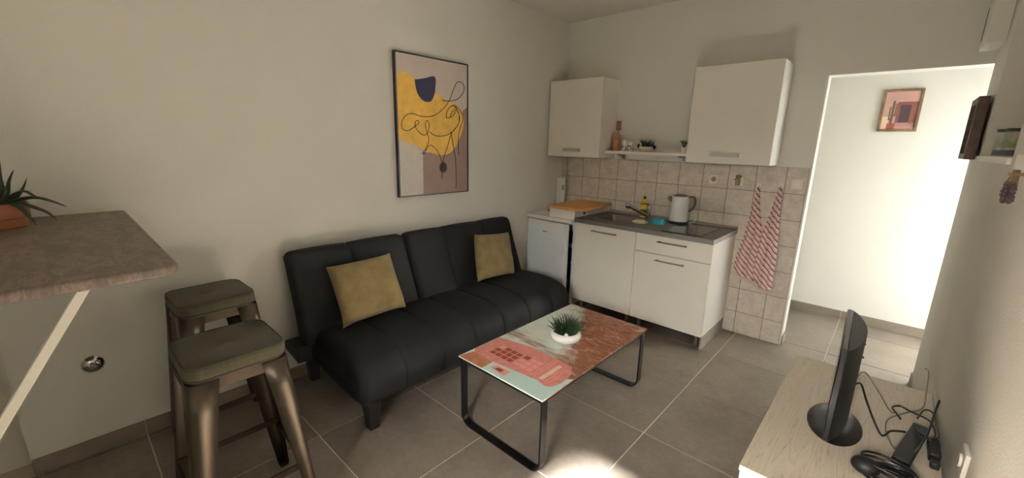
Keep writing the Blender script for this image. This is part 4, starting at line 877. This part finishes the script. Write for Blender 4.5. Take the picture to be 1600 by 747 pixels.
MB().ball((-0.020, -0.142, 0.018), 0.009, sc=(1, 1, 0.8)).build('knob', M_sock, dv, smooth=True)
ps = thing('power_strip', 'black plug block with cords by the right wall', 'power strip', (2.864, -1.665, vz + 0.0003), 0.0)
MB().prism(rrect(-0.015, 0.015, -0.060, 0.060, 0.006), 0.0, 0.030).build('body', M_blk, ps, bevel=0.003)
MB().prism(rrect(-0.012, 0.012, -0.105, -0.072, 0.006), 0.0, 0.022).build('plug', M_blk, ps, bevel=0.003)
co = thing('cable_bundle', 'coiled black cables and adapter heaped at the near end of the stand', 'cable', (2.745, -1.935, vz + 0.0003))
MB().ball((-0.055, -0.02, 0.028), 0.034, 18, 12, (1.15, 1.0, 0.82)).build('adapter', M_tvm, co, smooth=True)
rg = random.Random(21)
for k in range(7):
    cx_, cy_, a_, b_ = rg.uniform(-0.005, 0.03), rg.uniform(-0.02, 0.01), rg.uniform(0.055, 0.085), rg.uniform(0.035, 0.060); z_ = 0.006 + 0.0065 * k; tl_ = rg.uniform(-0.25, 0.25)
    pts = [(cx_ + a_ * math.cos(t * PI / 10 + k), cy_ + b_ * math.sin(t * PI / 10 + k), z_ + 0.006 * math.sin(t * PI / 10 + k * 1.7)) for t in range(20)]
    MB().tube(smooth_path(pts + [pts[0]], 3), 0.0042, 7).build('coil', M_cab, co, smooth=True)
r = thing('wall_socket', 'white wall socket just above the stand behind the cables', 'socket', (W - 0.0006, -1.925, 0.60))
MB().prism(rrect(-0.040, 0.040, -0.040, 0.040, 0.006), -0.011, 0.0, 'x').build('plate', M_sock, r, bevel=0.002)
MB().tube([(-0.0112, 0, 0), (-0.018, 0, 0)], 0.020, 20).build('ring', M_sock, r, smooth=True)

# ------------------------------------------------------------------ right wall and hall
M_rframe = mat('mottled_brown_frame', (76, 60, 52), 0.55, var=0.35, scale=30)
rf = thing('side_picture', 'dark brown picture frame on the right wall beside the doorway', 'picture', (W, -0.235, 1.458))
for b in ((-0.042, -0.001, -0.145, -0.115, 0.0, 0.316), (-0.042, -0.001, 0.115, 0.145, 0.0, 0.316), (-0.042, -0.001, -0.115, 0.115, 0.286, 0.316), (-0.042, -0.001, -0.115, 0.115, 0.0, 0.030)):
    box(*b).build('frame_bar', M_rframe, rf, bevel=0.003)
box(-0.020, -0.013, -0.115, 0.115, 0.030, 0.286).build('print', mat('brown_print', (120, 92, 74), 0.6, var=0.3, scale=12), rf)
rf.location.x = W - 0.0125
# hall picture
M_hframe = mat('rustic_frame', (112, 88, 62), 0.6, var=0.35, scale=26, bump=0.4, bscale=70)
hx0, hx1, hz0, hz1 = 2.418, 2.655, 1.645, 1.968; fy = D
hp = thing('hall_picture', 'rustic framed picture of a pink wall with cactus and dark window', 'picture', ((hx0 + hx1) / 2, D, hz0)); a = (hx1 - hx0) / 2; b = hz1 - hz0; t = 0.018
for q in ((-a, -a + t, 0, b), (a - t, a, 0, b), (-a + t, a - t, b - t, b), (-a + t, a - t, 0, t)): box(q[0], q[1], -0.024, -0.001, q[2], q[3]).build('frame_bar', M_hframe, hp, bevel=0.003)
pn = box(-a + t, a - t, -0.012, -0.004, t, b - t).build('print', mat('print_dusty_pink', (186, 148, 138), 0.5, var=0.10, scale=10), hp)
def hprint(x0, x1, z0, z1, m, lay): box(x0, x1, -0.0125 - 0.0004 * lay, -0.0118, z0, z1).build('printed_shape', m, pn)
hprint(-0.02, a - t, t + 0.02, b * 0.70, mat('hp_red', (122, 70, 72), 0.5, var=0.15), 1)
hprint(-0.015, a - t - 0.005, t + 0.02, t + 0.05, mat('hp_sill', (176, 128, 120), 0.5), 2)
hprint(0.000, 0.060, t + 0.05, b * 0.62, mat('hp_dark', (62, 44, 48), 0.5), 2)
hprint(0.066, 0.078, t + 0.04, b * 0.64, mat('hp_brown', (118, 84, 64), 0.5), 2)
hprint(-a + t, -0.06, t, b * 0.36, mat('hp_cream', (222, 192, 170), 0.5), 1)
hprint(-0.065, -0.02, t, t + 0.045, mat('hp_rust', (150, 70, 52), 0.5), 2)
M_cact = mat('hp_cactus', (98, 84, 66), 0.5, var=0.2)
for x0, x1, z0, z1 in ((-0.050, -0.036, 0.05, 0.235), (-0.064, -0.056, 0.09, 0.19), (-0.030, -0.022, 0.12, 0.215), (-0.064, -0.044, 0.09, 0.10), (-0.044, -0.022, 0.12, 0.13)): hprint(x0, x1, z0, z1, M_cact, 3)
# jars in the niche
def glass_mat():
    t = NT('clear_glass'); t.b.inputs['Base Color'].default_value = (0.80, 0.86, 0.84, 1); t.b.inputs['Roughness'].default_value = 0.04; t.b.inputs['Alpha'].default_value = 0.13; return t.m
M_gl = glass_mat(); M_lid = mat('dark_lid', (58, 54, 48), 0.45, metal=0.3); M_lime = mat('lime_plant', (150, 176, 60), 0.6, var=0.3, scale=40)
def jar(x, y, label, sd):
    r = thing('glass_jar', label, 'jar', (x, y, nz0 + 0.0005), group='plant jars in the wall niche')
    MB().lathe([(0.026, 0), (0.028, 0.003), (0.028, 0.098), (0.024, 0.108), (0.0225, 0.108), (0.0262, 0.097), (0.0262, 0.005), (0.001, 0.004)], n=28).build('glass', M_gl, r, smooth=True, ang=60)
    MB().lathe([(0.026, 0.1085), (0.027, 0.110), (0.027, 0.122), (0.001, 0.123)], n=24).build('lid', M_lid, r, smooth=True)
    MB().lathe([(0.0255, 0.0055), (0.0255, 0.022), (0.020, 0.028), (0.001, 0.030)], n=20).build('soil', M_soil, r, smooth=True)
    MB().lathe([(0.012, 0.022), (0.017, 0.040), (0.001, 0.040)], n=14).build('inner_pot', M_ceram, r, smooth=True)
    q = random.Random(sd); mb = MB()
    for k in range(26):
        a = q.uniform(0, 6.28); e = q.uniform(0.008, 0.021); mb.tube([(0, 0, 0.038), (e * 0.6 * math.cos(a), e * 0.6 * math.sin(a), 0.056), (e * math.cos(a), e * math.sin(a), 0.056 + q.uniform(0.0, 0.026))], [0.003, 0.0055, 0.001], 5)
    o = mb.build('leaves', M_lime, r, smooth=True); o['kind'] = 'stuff'
jar(2.938, -0.640, 'glass jar with a lime green plant in the wall niche, nearest the doorway', 1); jar(2.953, -0.740, 'rightmost glass plant jar in the wall niche, partly hidden by the niche edge', 2)
# hook rail with dried lavender
rail = thing('hook_rail', 'white rail block on the right wall above the dried flowers', 'hook rail', (W, -1.95, 1.447))
MB().box(-0.040, -0.0005, -0.25, 0.29, 0, 0.044).build('board', M_white, rail, bevel=0.003)
lav = thing('dried_lavender', 'bundle of dried purple-brown flowers hanging upside down under the rail', 'dried flowers', (W - 0.032, -1.672, 1.446))
M_lav = mat('dried_flower', (84, 66, 70), 0.9, var=0.35, scale=50); M_stem = mat('dried_stem', (128, 108, 78), 0.9, var=0.2)
rg = random.Random(2)
ms, mh = MB(), MB()
for k in range(22):
    a, b_ = rg.uniform(-0.014, 0.010), rg.uniform(-0.020, 0.020); h = rg.uniform(0.05, 0.07); dx, dy = rg.uniform(-0.010, 0.006), rg.uniform(-0.012, 0.012)
    ms.tube([(a * 0.5, b_ * 0.5, -0.001), (a + dx * 0.5, b_ + dy * 0.5, -h * 0.6), (a + dx, b_ + dy, -h - 0.03)], 0.0012, 5)
    for q in range(5): mh.ball((a + dx + rg.uniform(-.002, .002), b_ + dy + rg.uniform(-.002, .002), -h + 0.012 - 0.011 * q), 0.0052, 6, 5)
o = ms.build('stems', M_stem, lav); o['kind'] = 'stuff'; o = mh.build('flower_heads', M_lav, lav, smooth=True); o['kind'] = 'stuff'
MB().lathe([(0.016, -0.018), (0.018, -0.014), (0.016, -0.010)], n=14).build('string', M_stem, lav, smooth=True)
# boxed cover in the corner above the doorway
bxu = thing('corner_box', 'white boxed cover in the top corner above the doorway', 'box', (2.862, -0.130, 2.045))
MB().box(-0.038, 0.037, -0.13, 0.129, 0, 0.45).build('body', M_wall, bxu, bevel=0.003)
box(-0.0392, -0.0382, 0.095, 0.125, 0.05, 0.22).build('gap', M_dark, bxu)
